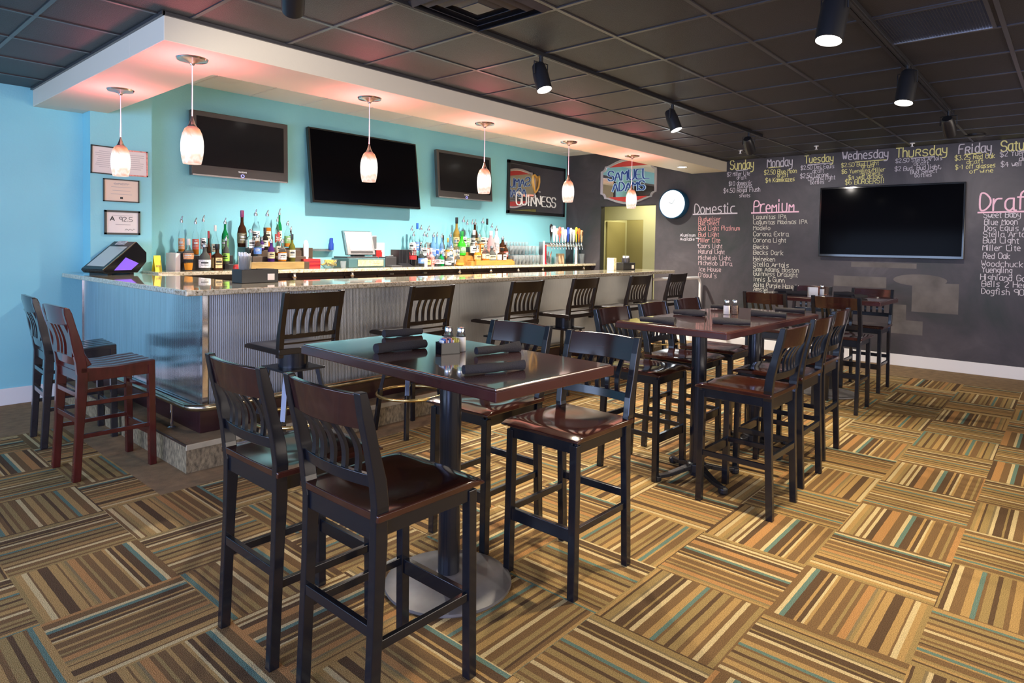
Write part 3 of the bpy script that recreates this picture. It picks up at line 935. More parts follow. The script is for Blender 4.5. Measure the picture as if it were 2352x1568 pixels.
track_head(1.63, 2.86, (0.45, 0.80, -0.40), 'black cylinder spotlight cut by the top edge of the photo, left of the square diffuser', 28, (1.0, 0.9, 0.8), spot=110)
track_head(3.52, 2.86, (-0.03, -0.35, -1), 'lit black spotlight hanging beside the soffit, nearest one on the left track', 110)
track_head(5.46, 2.86, (0.05, -0.40, -1), 'lit black spotlight in the middle of the left track, tilted to the right', 110)
track_head(7.30, 2.86, (0.72, 0.05, -0.62), 'dark spotlight at the far end of the left track, turned towards the chalk menus', 75, (1.0, 0.92, 0.84), spot=100)
track_head(3.50, 0.955, (-0.22, 0.10, -1), 'large lit spotlight at the top of the photo on the right track', 150, (1.0, 0.84, 0.58), L=0.26, rad=0.066)
track_head(5.33, 0.955, (-0.22, 0.10, -1), 'lit spotlight in the middle of the right track, below the return grille', 150, (1.0, 0.84, 0.58), L=0.24, rad=0.062)
track_head(7.27, 0.955, (0.72, -0.05, -0.62), 'dark spotlight at the far end of the right track, above the word Thursday', 75, (1.0, 0.90, 0.80), spot=100)


# pendants
def pendant(x, y, label):
    t = thing('pendant_lamp', label, 'pendant lamp', (x, y, ZS), 0, 'red and white glass pendants under the soffit')
    MB().lathe([(0.0, -0.045), (0.012, -0.043), (0.016, -0.032), (0.045, -0.020), (0.092, -0.012), (0.098, 0.0)], 28, caps=False).build('canopy', M['nickel'], t, smooth=True)
    MB().tube([(0, 0, -0.04), (0.001, 0, -0.2), (0, 0, -0.40)], 0.0035, 6).build('cord', M['white_frost'], t, smooth=True)
    MB().lathe([(0.004, -0.375), (0.010, -0.395), (0.020, -0.425), (0.030, -0.442), (0.030, -0.452)], 16).build('socket_cap', M['nickel'], t, smooth=True)
    prof = [(0.030, 0.243), (0.046, 0.228), (0.060, 0.195), (0.068, 0.155), (0.0705, 0.12), (0.069, 0.08), (0.063, 0.035), (0.055, 0.0), (0.050, 0.002), (0.058, 0.04), (0.063, 0.09)]
    g_ = MB().lathe(prof, 28, caps=False).build('glass_shade', M['pendant'], t, smooth=True, loc=(0, 0, -0.685))
    # the red glass throws rosy light up and around, the open lip clear light down
    light('SPOT', 'rosy_glow', (0, 0, -0.44), 38, (1.0, 0.19, 0.23), (0, 0, 1), parent=t, size=0.06, spot=158, blend=0.9)
    light('SPOT', 'down_glow', (0, 0, -0.70), 9, (1.0, 0.82, 0.72), (0, 0, -1), parent=t, size=0.05, spot=150, blend=0.8)
    return t


pendant(1.79, 5.76, 'pendant in front of the framed certificates, farthest left')
pendant(1.785, 4.39, 'pendant at the corner of the bar, hanging before the left television')
pendant(3.195, 4.40, 'pendant hanging before the big middle television')
pendant(4.56, 4.40, 'pendant overlapping the smallest television')
pendant(5.945, 4.40, 'pendant beside the dark mirror sign with the gold harp')
pendant(7.33, 4.40, 'farthest pendant, in front of the shaped mirror sign')

# recessed downlights
def downlight(x, y, z, label, e):
    t = thing('recessed_downlight', label, 'downlight', (x, y, z), 0, None)
    MB().lathe([(0.075, 0), (0.085, -0.004), (0.068, -0.007), (0.062, 0)], 24, caps=False).build('trim_ring', M['white_paint'], t, smooth=True)
    MB().lathe([(0, -0.004), (0.062, -0.004), (0.062, -0.001), (0, -0.001)], 24, caps=False).build('lens', M['downglow'], t)
    light('SPOT', 'down_lamp', (0, 0, -0.02), e, (1.0, 0.95, 0.86), (0, 0, -1), parent=t, size=0.05, spot=130, blend=0.8)


downlight(8.742, 4.401, ZS, 'lit round downlight in the far end of the soffit', 20)
downlight(8.724, 6.40, HI, 'lit round downlight in the white ceiling by the taps', 30)
for x, lb in ((4.1, 'left'), (6.2, 'largest'), (8.1, 'smallest')):
    downlight(x, 5.55, HI, 'round downlight hidden behind the soffit, lighting the wall around the %s television' % lb, 690)

# sprinklers and ceiling devices
for x, y, lb in [(8.719, 3.53, 'small white sprinkler head above the word Sunday'), (8.909, 2.601, 'small white sprinkler head above the word Tuesday'), (9.35, 1.60, 'tiny pale ceiling sprinkler above the word Thursday')]:
    t = thing('sprinkler_head', lb, 'sprinkler', (x, y, HC))
    MB().lathe([(0.03, 0), (0.03, -0.006), (0.008, -0.012), (0.008, -0.04), (0.018, -0.042), (0.018, -0.046)], 14).build('deflector', M['white'], t, smooth=True)
t = thing('smoke_detector', 'flat dark round ceiling device near the chalk wall above Friday', 'smoke detector', (9.08, 0.93, HC))
MB().lathe([(0.10, 0), (0.10, -0.012), (0.085, -0.02), (0.0, -0.022)], 28).build('housing', M['black_plastic'], t, smooth=True)
t = thing('smoke_detector', 'flat white round plate on the white ceiling above the left television', 'smoke detector', (3.05, 6.62, HI))
MB().lathe([(0.13, 0), (0.13, -0.012), (0.11, -0.018), (0.0, -0.02)], 28).build('housing', M['white_paint'], t, smooth=True)

# air diffuser and return grille
t = thing('air_diffuser', 'black square stepped air diffuser at the top of the photo beside the track', 'air vent', (2.61, 2.587, HC))
for i, s in enumerate((0.30, 0.235, 0.17, 0.105)):
    fr = MB()
    z0, z1 = -0.004 - 0.006 * i, -0.030 + 0.004 * i
    o_, n_ = s, s - 0.038
    for k in range(4):
        a = [(o_, o_), (-o_, o_), (-o_, -o_), (o_, -o_)]
        b = [(n_, n_), (-n_, n_), (-n_, -n_), (n_, -n_)]
        p, q = a[k], a[(k + 1) % 4]
        r2, s2 = b[(k + 1) % 4], b[k]
        fr.add([(*p, -0.004), (*q, -0.004), (*r2, z1), (*s2, z1), (*p, 0.0), (*q, 0.0), (*r2, z1 + 0.004), (*s2, z1 + 0.004)], [(0, 1, 2, 3), (4, 5, 6, 7), (0, 1, 5, 4), (2, 3, 7, 6)])
    fr.build('vane', M['tbar'], t)
MB().box(-0.066, 0.066, -0.066, 0.066, -0.022, -0.012).build('centre_plate', M['tbar'], t)
t = thing('return_grille', 'dark honeycomb return air grille in the ceiling at upper right', 'air vent', (4.505, 0.69, HC))
MB().box(-0.30, 0.30, -0.285, -0.265, -0.010, 0).box(-0.30, 0.30, 0.265, 0.285, -0.010, 0).box(0.28, 0.30, -0.285, 0.285, -0.012, 0).box(-0.30, -0.28, -0.285, 0.285, -0.010, 0).build('frame', M['tbar'], t)
MB().box(0.272, 0.284, -0.265, 0.265, -0.014, -0.008).build('bright_edge', M['silver'], t)
gg = MB()
for i in range(37):
    a = -0.27 + 0.015 * i
    gg.box(a - 0.0012, a + 0.0012, -0.265, 0.265, -0.008, 0.0)
    if i < 36:
        gg.box(-0.28, 0.28, a - 0.0012 + 0.004, a + 0.0012 + 0.004, -0.008, 0.0)
gg.build('honeycomb', M['bezel'], t)
MB().box(-0.28, 0.28, -0.265, 0.265, -0.0012, -0.0004).build('dark_backing', M['black_plastic'], t)

# ================================================================== THE BAR
ZT = 1.172
# base: studs behind corrugated sheet, dark plinth, corner post
t = thing('bar_counter', 'long L-shaped bar front clad in corrugated galvanised steel under the granite', 'bar counter', (0, 0, 0))
MB().box(1.90, 2.06, 4.50, YC - 0.004, 0.183, 1.13).box(2.06, 8.06, 4.50, 4.66, 0.183, 1.13).build('core', M['dark_cab'], t)
cg = MB()
def corr(x0, x1, y, amp, pitch, per, axis):
    n = int((x1 - x0) / pitch * per)
    vs = []
    for i in range(n + 1):
        s = x0 + (x1 - x0) * i / n
        d = amp * math.cos(2 * PI * i / per)
        p = (s, y + d) if axis == 'x' else (y + d, s)
        vs += [(p[0], p[1], 0.36), (p[0], p[1], 1.132)]
    return vs, [(2 * i, 2 * i + 2, 2 * i + 3, 2 * i + 1) for i in range(n)]
for a, b in ((1.925, 3.10), (3.104, 4.32), (4.324, 5.54), (5.544, 6.76), (6.764, 8.06)):
    m_ = MB()
    m_.add(*corr(a, b, 4.480, 0.0020, 0.0140, 4, 'x'))
    m_.build('corrugated_sheet', M['galv'], t, smooth=True)
for a, b in ((4.505, 5.80), (5.804, YL - 0.005)):
    m_ = MB()
    m_.add(*corr(a, b, 1.894, 0.0005, 0.0140, 4, 'y'))
    m_.build('side_sheet', M['galv_flat'], t, smooth=True)
MB().box(1.886, 1.926, 4.47, 4.506, 0.34, 1.132).build('corner_trim', M['galv_flat'], t, bevel=0.003)
MB().box(1.884, 1.896, YL - 0.02, YL - 0.002, 0.34, 1.132).build('corner_trim', M['galv_flat'], t)
MB().box(1.862, 8.06, 4.45, 4.50, 0.183, 0.335).box(1.862, 1.895, 4.50, YL - 0.004, 0.183, 0.335).build('plinth', M['plinth'], t, bevel=0.003)
MB().box(1.872, 8.06, 4.46, 4.50, 0.335, 0.358).box(1.872, 1.895, 4.50, YL - 0.004, 0.335, 0.358).build('lower_trim', M['galv_flat'], t)
MB().box(8.06, 8.075, 4.47, 4.95, 0.0, 1.13).build('end_panel', M['dark_cab'], t)

ct = MB()
poly = [(1.724, 4.33), (8.45, 4.33), (8.45, 4.98), (2.42, 4.98), (2.42, 6.495), (2.33, 6.495), (2.33, YC - 0.003), (1.896, YC - 0.003), (1.896, YL - 0.003), (1.724, YL - 0.003)]
ct.prism(poly, 'z', ZT - 0.040, ZT)
o = ct.build('bar_countertop', M['granite'], bevel=0.008, seg=3)
tag(o, 'L-shaped speckled beige granite counter on the front bar, nearest the tables', 'countertop')

st = thing('bar_step', 'low carpeted step running along the foot of the bar', 'step', (0, 0, 0))
MB().box(1.694, 8.10, 4.25, 4.62, 0, 0.178).box(1.694, 1.896, 4.62, YL - 0.003, 0, 0.178).build('riser', M['step_carpet'], st)
MB().box(1.700, 8.10, 4.256, 4.60, 0.178, 0.182).box(1.700, 1.896, 4.60, YL - 0.003, 0.178, 0.182).build('tread', M['plain_carpet'], st)
MB().box(1.692, 8.10, 4.244, 4.258, 0.148, 0.184).build('nosing', M['nosing'], st, bevel=0.003)
MB().box(1.690, 1.698, 4.25, YL - 0.003, 0.172, 0.184).build('edge_strip', M['dark_cab'], st)

fr = thing('foot_rail', 'round metal foot rail bending around the corner of the bar', 'foot rail', (0, 0, 0))
path = [(1.79, YL - 0.02, 0.372), (1.79, 5.5, 0.372), (1.79, 4.50, 0.372)]
for k in range(7):
    a = PI + (PI / 2) * k / 6
    path.append((1.79 + 0.13 + 0.13 * math.cos(a), 4.50 + 0.13 * math.sin(a), 0.372))
path += [(3.0, 4.37, 0.372), (5.0, 4.37, 0.372), (8.06, 4.37, 0.372)]
MB().tube(path, 0.024, 12).build('rail', M['rail'], fr, smooth=True)
for x, y in [(1.79, 4.74), (1.79, 5.95), (2.6, 4.37), (3.9, 4.37), (5.2, 4.37), (6.5, 4.37), (7.8, 4.37)]:
    MB().lathe([(0.011, 0.182), (0.011, 0.35)], 10, (x, y, 0)).lathe([(0.026, 0.182), (0.026, 0.187), (0.012, 0.192)], 12, (x, y, 0)).build('post', M['chrome'], fr, smooth=True)

gr = thing('grab_rail', 'white bent tube rail at the far end of the bar by the chalk wall', 'railing', (0, 0, 0))
pth = [(8.06, 4.56, 1.04), (8.9, 4.52, 1.035)]
for k in range(6):
    a = PI / 2 - (PI / 2) * k / 5
    pth.append((9.50 + 0.10 * math.cos(a), 4.48, 0.93 + 0.10 * math.sin(a)))
pth += [(9.60, 4.48, 0.5), (9.60, 4.48, 0.0)]
MB().tube(pth, 0.021, 10).build('tube', M['white_paint'], gr, smooth=True)
MB().lathe([(0.05, 0), (0.05, 0.008), (0.024, 0.012)], 16, (9.60, 4.48, 0)).build('floor_flange', M['white_paint'], gr, smooth=True)
MB().box(8.062, 8.074, 4.50, 4.62, 0.98, 1.10).build('bracket', M['black_metal'], gr)

# ------------------------------------------------------------------ back bar
ZB = 1.190
bt = MB().box(2.335, 2.43, 6.50, YC - 0.002, ZB - 0.038, ZB).box(2.43, XW - 0.003, 6.50, YB - 0.003, ZB - 0.038, ZB).build('back_countertop', M['granite'], bevel=0.004)
tag(bt, 'straight speckled granite counter along the turquoise wall, holding the bottles', 'countertop')
edges = [2.46, 4.42, 5.37, 6.60, 7.84, 9.60]
names = ['first dark brown bottle cooler, below the left bottles', 'dark brown cooler below the cash register', 'dark brown cooler below the middle bottles', 'dark brown cooler below the right-hand bottle riser', 'dark brown cooler below the tap tower']
latch = [[(3.744, 1)], [(4.50, 1), (5.10, 0)], [(5.66, 0), (6.28, 1)], [(6.92, 1), (7.54, 1)], [(8.15, 1), (9.30, 1)]]
for i in range(5):
    a, b = edges[i] + 0.004, edges[i + 1] - 0.004
    c = thing('bottle_cooler', names[i], 'cooler', ((a + b) / 2, 6.85, 0), 0, 'coolers under the back counter')
    w = (b - a) / 2
    MB().box(-w, w, -0.27, 0.32, 0.06, 1.15).build('cabinet_body', M['dark_cab'], c)
    MB().box(-w + 0.02, w - 0.02, -0.23, 0.28, 0.0, 0.06).build('toe_kick', M['black_plastic'], c)
    nd = 2 if i != 0 else 3
    for k in range(nd):
        x0 = -w + 2 * w * k / nd
        d_ = MB().box(x0 + 0.008, x0 + 2 * w / nd - 0.008, -0.30, -0.27, 0.09, 1.10).build('door', M['dark_cab'], c, bevel=0.004)
    for lx, big in latch[i]:
        q = lx - (a + b) / 2
        if big:
            MB().lathe([(0.022, 0), (0.030, 0.012), (0.020, 0.02), (0.010, 0.04)], 12).bar((0, -0.005, -0.02), (0, 0, 0.05), 0.02, 0.03).build('latch', M['nickel'], c, smooth=False, loc=(q, -0.335, 1.095))
        else:
            MB().box(-0.03, 0.03, -0.01, 0.02, -0.01, 0.012).build('latch', M['nickel'], c, loc=(q, -0.32, 1.11))

# risers and bottles
BOT = [
    ('A','tall',2.748,7.020,1.340,0.407,0.0297,'amber','orange','steel'),
    ('A','tall',2.876,7.020,1.340,0.394,0.0306,'amber','red','steel'),
    ('A','tall',2.970,7.020,1.340,0.426,0.0275,'clear','white','steel'),
    ('A','round',3.081,7.020,1.340,0.323,0.0339,'clear','cream','clearcap'),
    ('A','tall',3.204,7.020,1.340,0.408,0.0348,'green','green','steel'),
    ('A','flask',2.698,6.720,1.190,0.322,0.0531,'amberlight','orange','clearcap'),
    ('A','round',2.844,6.720,1.190,0.293,0.0567,'smoke','white','steel'),
    ('A','tall',2.948,6.840,1.190,0.408,0.0235,'brown','red','redcap'),
    ('A','square',2.995,6.740,1.190,0.273,0.0476,'brown','tan','black'),
    ('A','round',3.117,6.840,1.250,0.301,0.0339,'smoke','lime','steel'),
    ('B','round',3.399,7.030,1.430,0.409,0.0505,'brown','olive','maroon'),
    ('B','tall',3.540,7.030,1.430,0.426,0.0415,'amber','white','steel'),
    ('B','square',3.450,6.930,1.400,0.236,0.0447,'clear','white','steel'),
    ('B','round',3.486,6.840,1.330,0.258,0.0408,'clear','blue','steel'),
    ('B','tall',3.697,7.030,1.430,0.429,0.0407,'amber','cream','steel'),
    ('B','tall',3.619,6.930,1.400,0.251,0.0399,'dark','cream','black'),
    ('B','tall',3.804,7.030,1.430,0.359,0.0306,'clear','red','steel'),
    ('B','tall',3.847,7.030,1.430,0.452,0.0330,'green','cream','steel'),
    ('B','tall',3.931,7.030,1.430,0.313,0.0359,'amber','green','steel'),
    ('B','tall',3.993,7.030,1.430,0.248,0.0272,'brown','orange','steel'),
    ('B','tall',3.833,6.720,1.270,0.316,0.0371,'olive','cream','dark'),
    ('B','round',3.695,6.720,1.270,0.260,0.0446,'amber','white','steel'),
    ('B','tall',3.581,6.720,1.270,0.258,0.0373,'purple','tan','steel'),
    ('B','tall',3.713,6.840,1.330,0.273,0.0298,'amber','cream','redcap'),
    ('B','tall',3.563,6.930,1.400,0.141,0.0249,'purple','grey','steel'),
    ('C','tall',5.840,7.030,1.330,0.419,0.0412,'clear','white','steel'),
    ('C','tall',5.911,7.030,1.330,0.458,0.0417,'clear','blue','bluecap'),
    ('C','tall',6.007,7.030,1.330,0.437,0.0423,'clear','white','steel'),
    ('C','tall',6.121,7.030,1.330,0.428,0.0431,'clear','grey','steel'),
    ('C','tall',5.789,6.930,1.270,0.398,0.0408,'clear','grey','steel'),
    ('C','tall',5.955,6.930,1.270,0.402,0.0420,'clear','white','steel'),
    ('C','tall',6.036,6.930,1.270,0.386,0.0392,'clear','redlabel','steel'),
    ('C','tall',6.126,6.930,1.270,0.394,0.0432,'blue','blue','steel'),
    ('C','round',6.225,6.930,1.270,0.403,0.0541,'blue','white','steel'),
    ('C','tall',6.284,6.930,1.270,0.380,0.0409,'blue','blue','steel'),
    ('C','tall',6.344,6.930,1.270,0.356,0.0413,'smoke','grey','black'),
    ('C','round',6.405,6.930,1.270,0.319,0.0557,'amberlight','tan','gold'),
    ('C','tall',6.490,6.930,1.270,0.404,0.0458,'blue','white','steel'),
    ('C','square',6.571,6.930,1.270,0.309,0.0464,'clear','grey','steel'),
    ('C','tall',5.755,6.720,1.190,0.257,0.0437,'clear','blue','steel'),
    ('C','round',5.841,6.720,1.190,0.234,0.0508,'clear','yellow','clearcap'),
    ('C','square',5.928,6.720,1.190,0.252,0.0418,'pink','redlabel','clearcap'),
    ('C','tall',6.017,6.720,1.190,0.217,0.0457,'clear','redwhite','blue'),
    ('C','tall',6.115,6.720,1.190,0.205,0.0465,'green','white','steel'),
    ('C','round',6.223,6.720,1.190,0.187,0.0508,'smoke','white','white'),
    ('C','tall',6.305,6.720,1.190,0.299,0.0445,'clear','grey','steel'),
    ('C','round',6.392,6.720,1.190,0.237,0.0557,'clear','grey','steel'),
    ('D','tall',6.705,7.030,1.380,0.522,0.0510,'gold','tan','black'),
    ('D','tall',6.814,7.030,1.380,0.540,0.0519,'clear','white','steel'),
    ('D','round',6.721,6.930,1.330,0.363,0.0660,'lime','green','green'),
    ('D','tall',6.926,7.030,1.380,0.498,0.0528,'clear','green','steel'),
    ('D','tall',7.001,7.030,1.380,0.508,0.0495,'clear','white','steel'),
    ('D','round',6.942,6.930,1.330,0.388,0.0606,'clear','white','white'),
    ('D','tall',7.096,7.030,1.380,0.511,0.0581,'brown','gold','steel'),
    ('D','tall',7.231,7.030,1.380,0.537,0.0553,'aqua','cream','steel'),
    ('D','tall',7.369,7.030,1.380,0.529,0.0523,'aqua','white','black'),
    ('D','square',7.094,6.930,1.330,0.346,0.0581,'amber','tan','steel'),
    ('D','tall',7.441,7.030,1.380,0.463,0.0529,'clear','white','steel'),
    ('D','cone',7.317,6.930,1.330,0.385,0.0969,'pink','pinkred','white'),
    ('D','tall',7.476,6.930,1.330,0.472,0.0533,'white','blackwhite','steel'),
    ('D','tall',7.592,6.930,1.330,0.309,0.0584,'brown','orange','steel'),
    ('D','tall',7.598,6.840,1.270,0.286,0.0459,'brown','redlabel','steel'),
    ('D','tall',7.017,6.750,1.250,0.259,0.0576,'amber','cream','steel'),
    ('D','round',7.190,6.750,1.250,0.241,0.0712,'smoke','cream','steel'),
    ('D','square',7.379,6.750,1.250,0.209,0.0609,'brown','white','black'),
    ('D','round',6.876,6.750,1.250,0.244,0.0526,'amberlight','tan','steel'),
]
TIER_TOP = {}


def riser(gname, name, label, tiers, board, m, mb_):
    t = thing(name, label, 'bottle riser', (0, 0, 0))
    for (x0, x1, y0, y1, z) in tiers:
        MB().box(x0, x1, y0, y1, ZB, z - 0.002).build('shelf_step', m, t, bevel=0.003)
    if board:
        x0, x1, y0, y1, z0, z1 = board
        MB().box(x0, x1, y0, y1, z0, z1).build('front_board', mb_, t, bevel=0.003)


riser('A', 'bottle_riser', 'low black riser behind the leftmost bottle group', [(2.66, 3.26, 6.95, 7.09, 1.34), (3.10, 3.25, 6.79, 6.90, 1.25)], None, M['black_plastic'], None)
riser('B', 'bottle_riser', 'stepped dark riser with pale oak front board under the tall left bottles', [(3.47, 4.26, 6.985, 7.10, 1.43), (3.50, 4.05, 6.885, 6.983, 1.40), (3.40, 4.05, 6.785, 6.883, 1.33), (3.31, 4.02, 6.66, 6.783, 1.27)],
      (3.305, 3.935, 6.625, 6.658, ZB + 0.002, 1.272), M['darkstep'], M['lightwood'])
riser('C', 'bottle_riser', 'hidden black riser behind the clear and blue bottles', [(5.75, 6.55, 6.985, 7.09, 1.33), (5.70, 6.55, 6.885, 6.983, 1.27)], None, M['black_plastic'], None)
riser('D', 'bottle_riser', 'stepped honey-coloured riser under the right-hand bottle group', [(6.64, 7.55, 6.985, 7.10, 1.38), (6.64, 7.70, 6.885, 6.983, 1.33), (6.80, 7.75, 6.79, 6.883, 1.27), (6.66, 7.62, 6.66, 6.788, 1.25)],
      (6.73, 7.53, 6.625, 6.658, ZB + 0.002, 1.262), M['honeywood'], M['honeywood'])


def bottle(kind, x, y, z, h, r, glass, lab, cap, label, group):
    t = thing('bottle', label, 'bottle', (x, y, z), random.uniform(-0.4, 0.4), group)
    n = 14
    hb = h * 0.86
    if kind == 'tall':
        prof = [(r * .9, 0), (r, .01), (r, hb * .58), (r * .88, hb * .66), (r * .45, hb * .77), (r * .36, hb * .82), (r * .34, hb)]
        lz = (hb * .18, hb * .50)
        cr = r * .36
    elif kind == 'round':
        prof = [(r * .8, 0), (r * .95, .01), (r, hb * .25), (r, hb * .45), (r * .82, hb * .60), (r * .42, hb * .72), (r * .33, hb * .80), (r * .33, hb)]
        lz = (hb * .12, hb * .44)
        cr = r * .34
    elif kind == 'flask':
        prof = [(r * .62, 0), (r * .66, .01), (r * .80, hb * .25), (r, hb * .60), (r * .92, hb * .70), (r * .35, hb * .82), (r * .26, hb * .9), (r * .30, hb)]
        lz = (hb * .42, hb * .64)
        cr = r * .28
    elif kind == 'cone':
        prof = [(r * .95, 0), (r, .01), (r * .95, hb * .3), (r * .6, hb * .7), (r * .3, hb * .9), (r * .28, hb)]
        lz = (hb * .10, hb * .30)
        cr = r * .3
    else:
        prof = [(r, 0), (r, hb * .62), (r * .7, hb * .70), (r * .36, hb * .76), (r * .34, hb)]
        lz = (hb * .10, hb * .55)
        cr = r * .4
    b = MB()
    if kind in ('square', 'flask'):
        if kind == 'square':
            rings = []
            for rr_, zz in prof:
                q = rr_ * 0.95
                k = rr_ * 0.25
                rings.append([(q, -q + k, zz), (q, q - k, zz), (q - k, q, zz), (-q + k, q, zz), (-q, q - k, zz), (-q, -q + k, zz), (-q + k, -q, zz), (q - k, -q, zz)])
            b.sweep(rings, 8)
        else:
            b.lathe(prof, 18)
            b.v = [(vx, vy * 0.6, vz) for vx, vy, vz in b.v]
    else:
        b.lathe(prof, n)
    two = glass in ('amber', 'amberlight')
    b.build('glass_body', M['g_clear' if two else 'g_' + glass], t, smooth=True)
    if two:      # whiskey seen through clear glass, about half full
        fill = random.uniform(0.42, 0.62) * hb
        lq = MB()
        pr2 = [(a_ + 0.0008, z_) for a_, z_ in prof if z_ < fill]
        pr2[0] = (pr2[0][0], 0.006)
        pr2.append((pr2[-1][0], fill))
        if kind == 'square':
            q = r * 0.955
            lq.box(-q, q, -q, q, 0.006, fill)
        else:
            lq.lathe(pr2, n)
            if kind == 'flask':
                lq.v = [(vx, vy * 0.61, vz) for vx, vy, vz in lq.v]
        lq.build('liquid', M['g_' + glass], t, smooth=kind != 'square')
    lb = MB()
    if kind == 'square':
        q = r * 0.955
        lb.box(-q + .25 * r, q - .25 * r, -q - .0016, -q + .0002, *lz).box(-q - .0016, -q + .0002, -q + .25 * r, q - .25 * r, *lz)
    else:
        # band of paper round the front; follow the profile
        def rad(z_):
            for i in range(len(prof) - 1):
                if prof[i][1] <= z_ <= prof[i + 1][1]:
                    f = (z_ - prof[i][1]) / max(1e-6, prof[i + 1][1] - prof[i][1])
                    return prof[i][0] * (1 - f) + prof[i + 1][0] * f
            return r
        kz = [lz[0] + (lz[1] - lz[0]) * q / 3 for q in range(4)]
        vs, fs = [], []
        m2 = 12
        for zz in kz:
            for q in range(m2 + 1):
                a = PI * 0.62 + (PI * 1.45) * q / m2
                rr_ = rad(zz) + .0012
                vs.append((rr_ * math.cos(a), rr_ * math.sin(a) * (0.6 if kind == 'flask' else 1), zz))
        for i in range(3):
            for q in range(m2):
                fs.append((i * (m2 + 1) + q, i * (m2 + 1) + q + 1, (i + 1) * (m2 + 1) + q + 1, (i + 1) * (m2 + 1) + q))
        lb.add(vs, fs)
    lo_ = lb.build('paper_label', M['l_' + lab], t, smooth=kind != 'square')
    # a dark title line and a thin rule printed on the front of the label
    rm = r if kind == 'square' else rad((lz[0] + lz[1]) / 2)
    sq = 0.6 if kind == 'flask' else 1.0
    pm = MB()
    for zf, hh, ww in ((0.62, 0.10, 0.62), (0.34, 0.035, 0.75), (0.85, 0.03, 0.4)):
        zc = lz[0] + (lz[1] - lz[0]) * zf
        hz = (lz[1] - lz[0]) * hh
        if kind == 'square':
            pm.box(-rm * ww, rm * ww, -rm * .955 - .0022, -rm * .955 - .0008, zc - hz, zc + hz)
        else:
            vs2 = []
            for zz in (zc - hz, zc + hz):
                for q in range(5):
                    a = -PI / 2 - 0.35 + (q / 4 - .5) * 2 * ww
                    rq = rad(zz) + .0022
                    vs2.append((rq * math.cos(a), rq * math.sin(a) * sq, zz))
            pm.add(vs2, [(q, q + 1, q + 6, q + 5) for q in range(4)])
    pm.build('label_print', M['l_grey'] if lab in ('green', 'blue', 'olive', 'red', 'orange', 'redlabel', 'blackwhite') else M['ink'], lo_)
    if cap == 'steel':
        cp = MB().lathe([(cr * 1.35, hb - .012), (cr * 1.4, hb + .012), (cr * .9, hb + .018), (cr * .75, hb + .028)], 12)
        cp.tube([(0, 0, hb + .024), (0.002, -0.002, h * .95), (0.008, -0.010, h)], [0.0085, 0.0075, 0.006], 8)
        cp.build('pour_spout', M['c_steel'], t, smooth=True)
    else:
        MB().lathe([(cr * 1.15, hb - .02), (cr * 1.2, hb - .018), (cr * 1.2, h - .003), (cr * 1.0, h)], 12).build('cap', M['c_' + cap], t, smooth=True)
    return t


GN = {'A': ('left bottle group', 'bottles left of the oak riser'), 'B': ('oak-fronted riser', 'bottles on the oak-fronted riser'), 'C': ('clear-and-blue bottle group', 'clear and blue bottles in the middle of the back counter'),
      'D': ('honey-coloured riser', 'bottles on the honey-coloured riser')}
GD = {'clear': 'clear', 'amber': 'amber', 'amberlight': 'light-amber', 'brown': 'dark-brown', 'green': 'deep-green', 'lime': 'bright-green', 'smoke': 'smoky-grey', 'blue': 'pale-blue', 'aqua': 'aqua', 'olive': 'olive', 'dark': 'near-black', 'purple': 'dark-purple', 'pink': 'pinkish', 'gold': 'golden', 'white': 'white'}
LD = {'redlabel': 'red', 'redwhite': 'red-white', 'pinkred': 'pink-red', 'blackwhite': 'black-white'}
SH = {'tall': 'tall', 'round': 'round-shouldered', 'flask': 'flask-shaped', 'square': 'square', 'cone': 'cone-shaped'}
ORD = ['leftmost', 'second', 'third', 'fourth', 'fifth', 'sixth', 'seventh', 'eighth', 'ninth', 'tenth', 'eleventh', 'twelfth']
rows = {}
for b_ in BOT:
    rows.setdefault((b_[0], b_[3]), []).append(b_)
for (gk, y), lst in rows.items():
    lst.sort(key=lambda q: q[2])
    ys = sorted({k[1] for k in rows if k[0] == gk})
    rn = {0: 'front row', len(ys) - 1: 'back row'}.get(ys.index(y), 'second row' if ys.index(y) == 1 else 'third row')
    for i, (g_, kind, x, yy, z, h, r, gl, lb, cp) in enumerate(lst):
        pos = ('leftmost' if i == 0 else 'rightmost' if i == len(lst) - 1 else ORD[i] + ' from left') if len(lst) > 1 else 'alone'
        lab = '%s %s bottle, %s label, %s, %s, %s' % (SH[kind], GD[gl], LD.get(lb, lb), pos, rn, GN[gk][0])
        gaps = [abs(q[2] - x) for q in lst if q is not lst[i]] + [1]
        near2 = sorted(gaps)[1] if len(gaps) > 1 else 1
        r = min(r, max(0.024, min(0.5 * math.hypot(min(gaps), 0.035), 0.5 * max(near2, 0.05))))
        yy = yy - (0.035 if i % 2 else 0.0)
        bottle(kind, x, yy, z, h, r, gl, lb, cp, lab, GN[gk][1])

# ------------------------------------------------------------------ things on the back counter
def simple(name, label, cat, mb, m, loc, rotz=0, group=None, smooth=False, bevel=0.0):
    o = mb.build(name, m, smooth=smooth, bevel=bevel, loc=loc, rotz=rotz)
    return tag(o, label, cat, group)


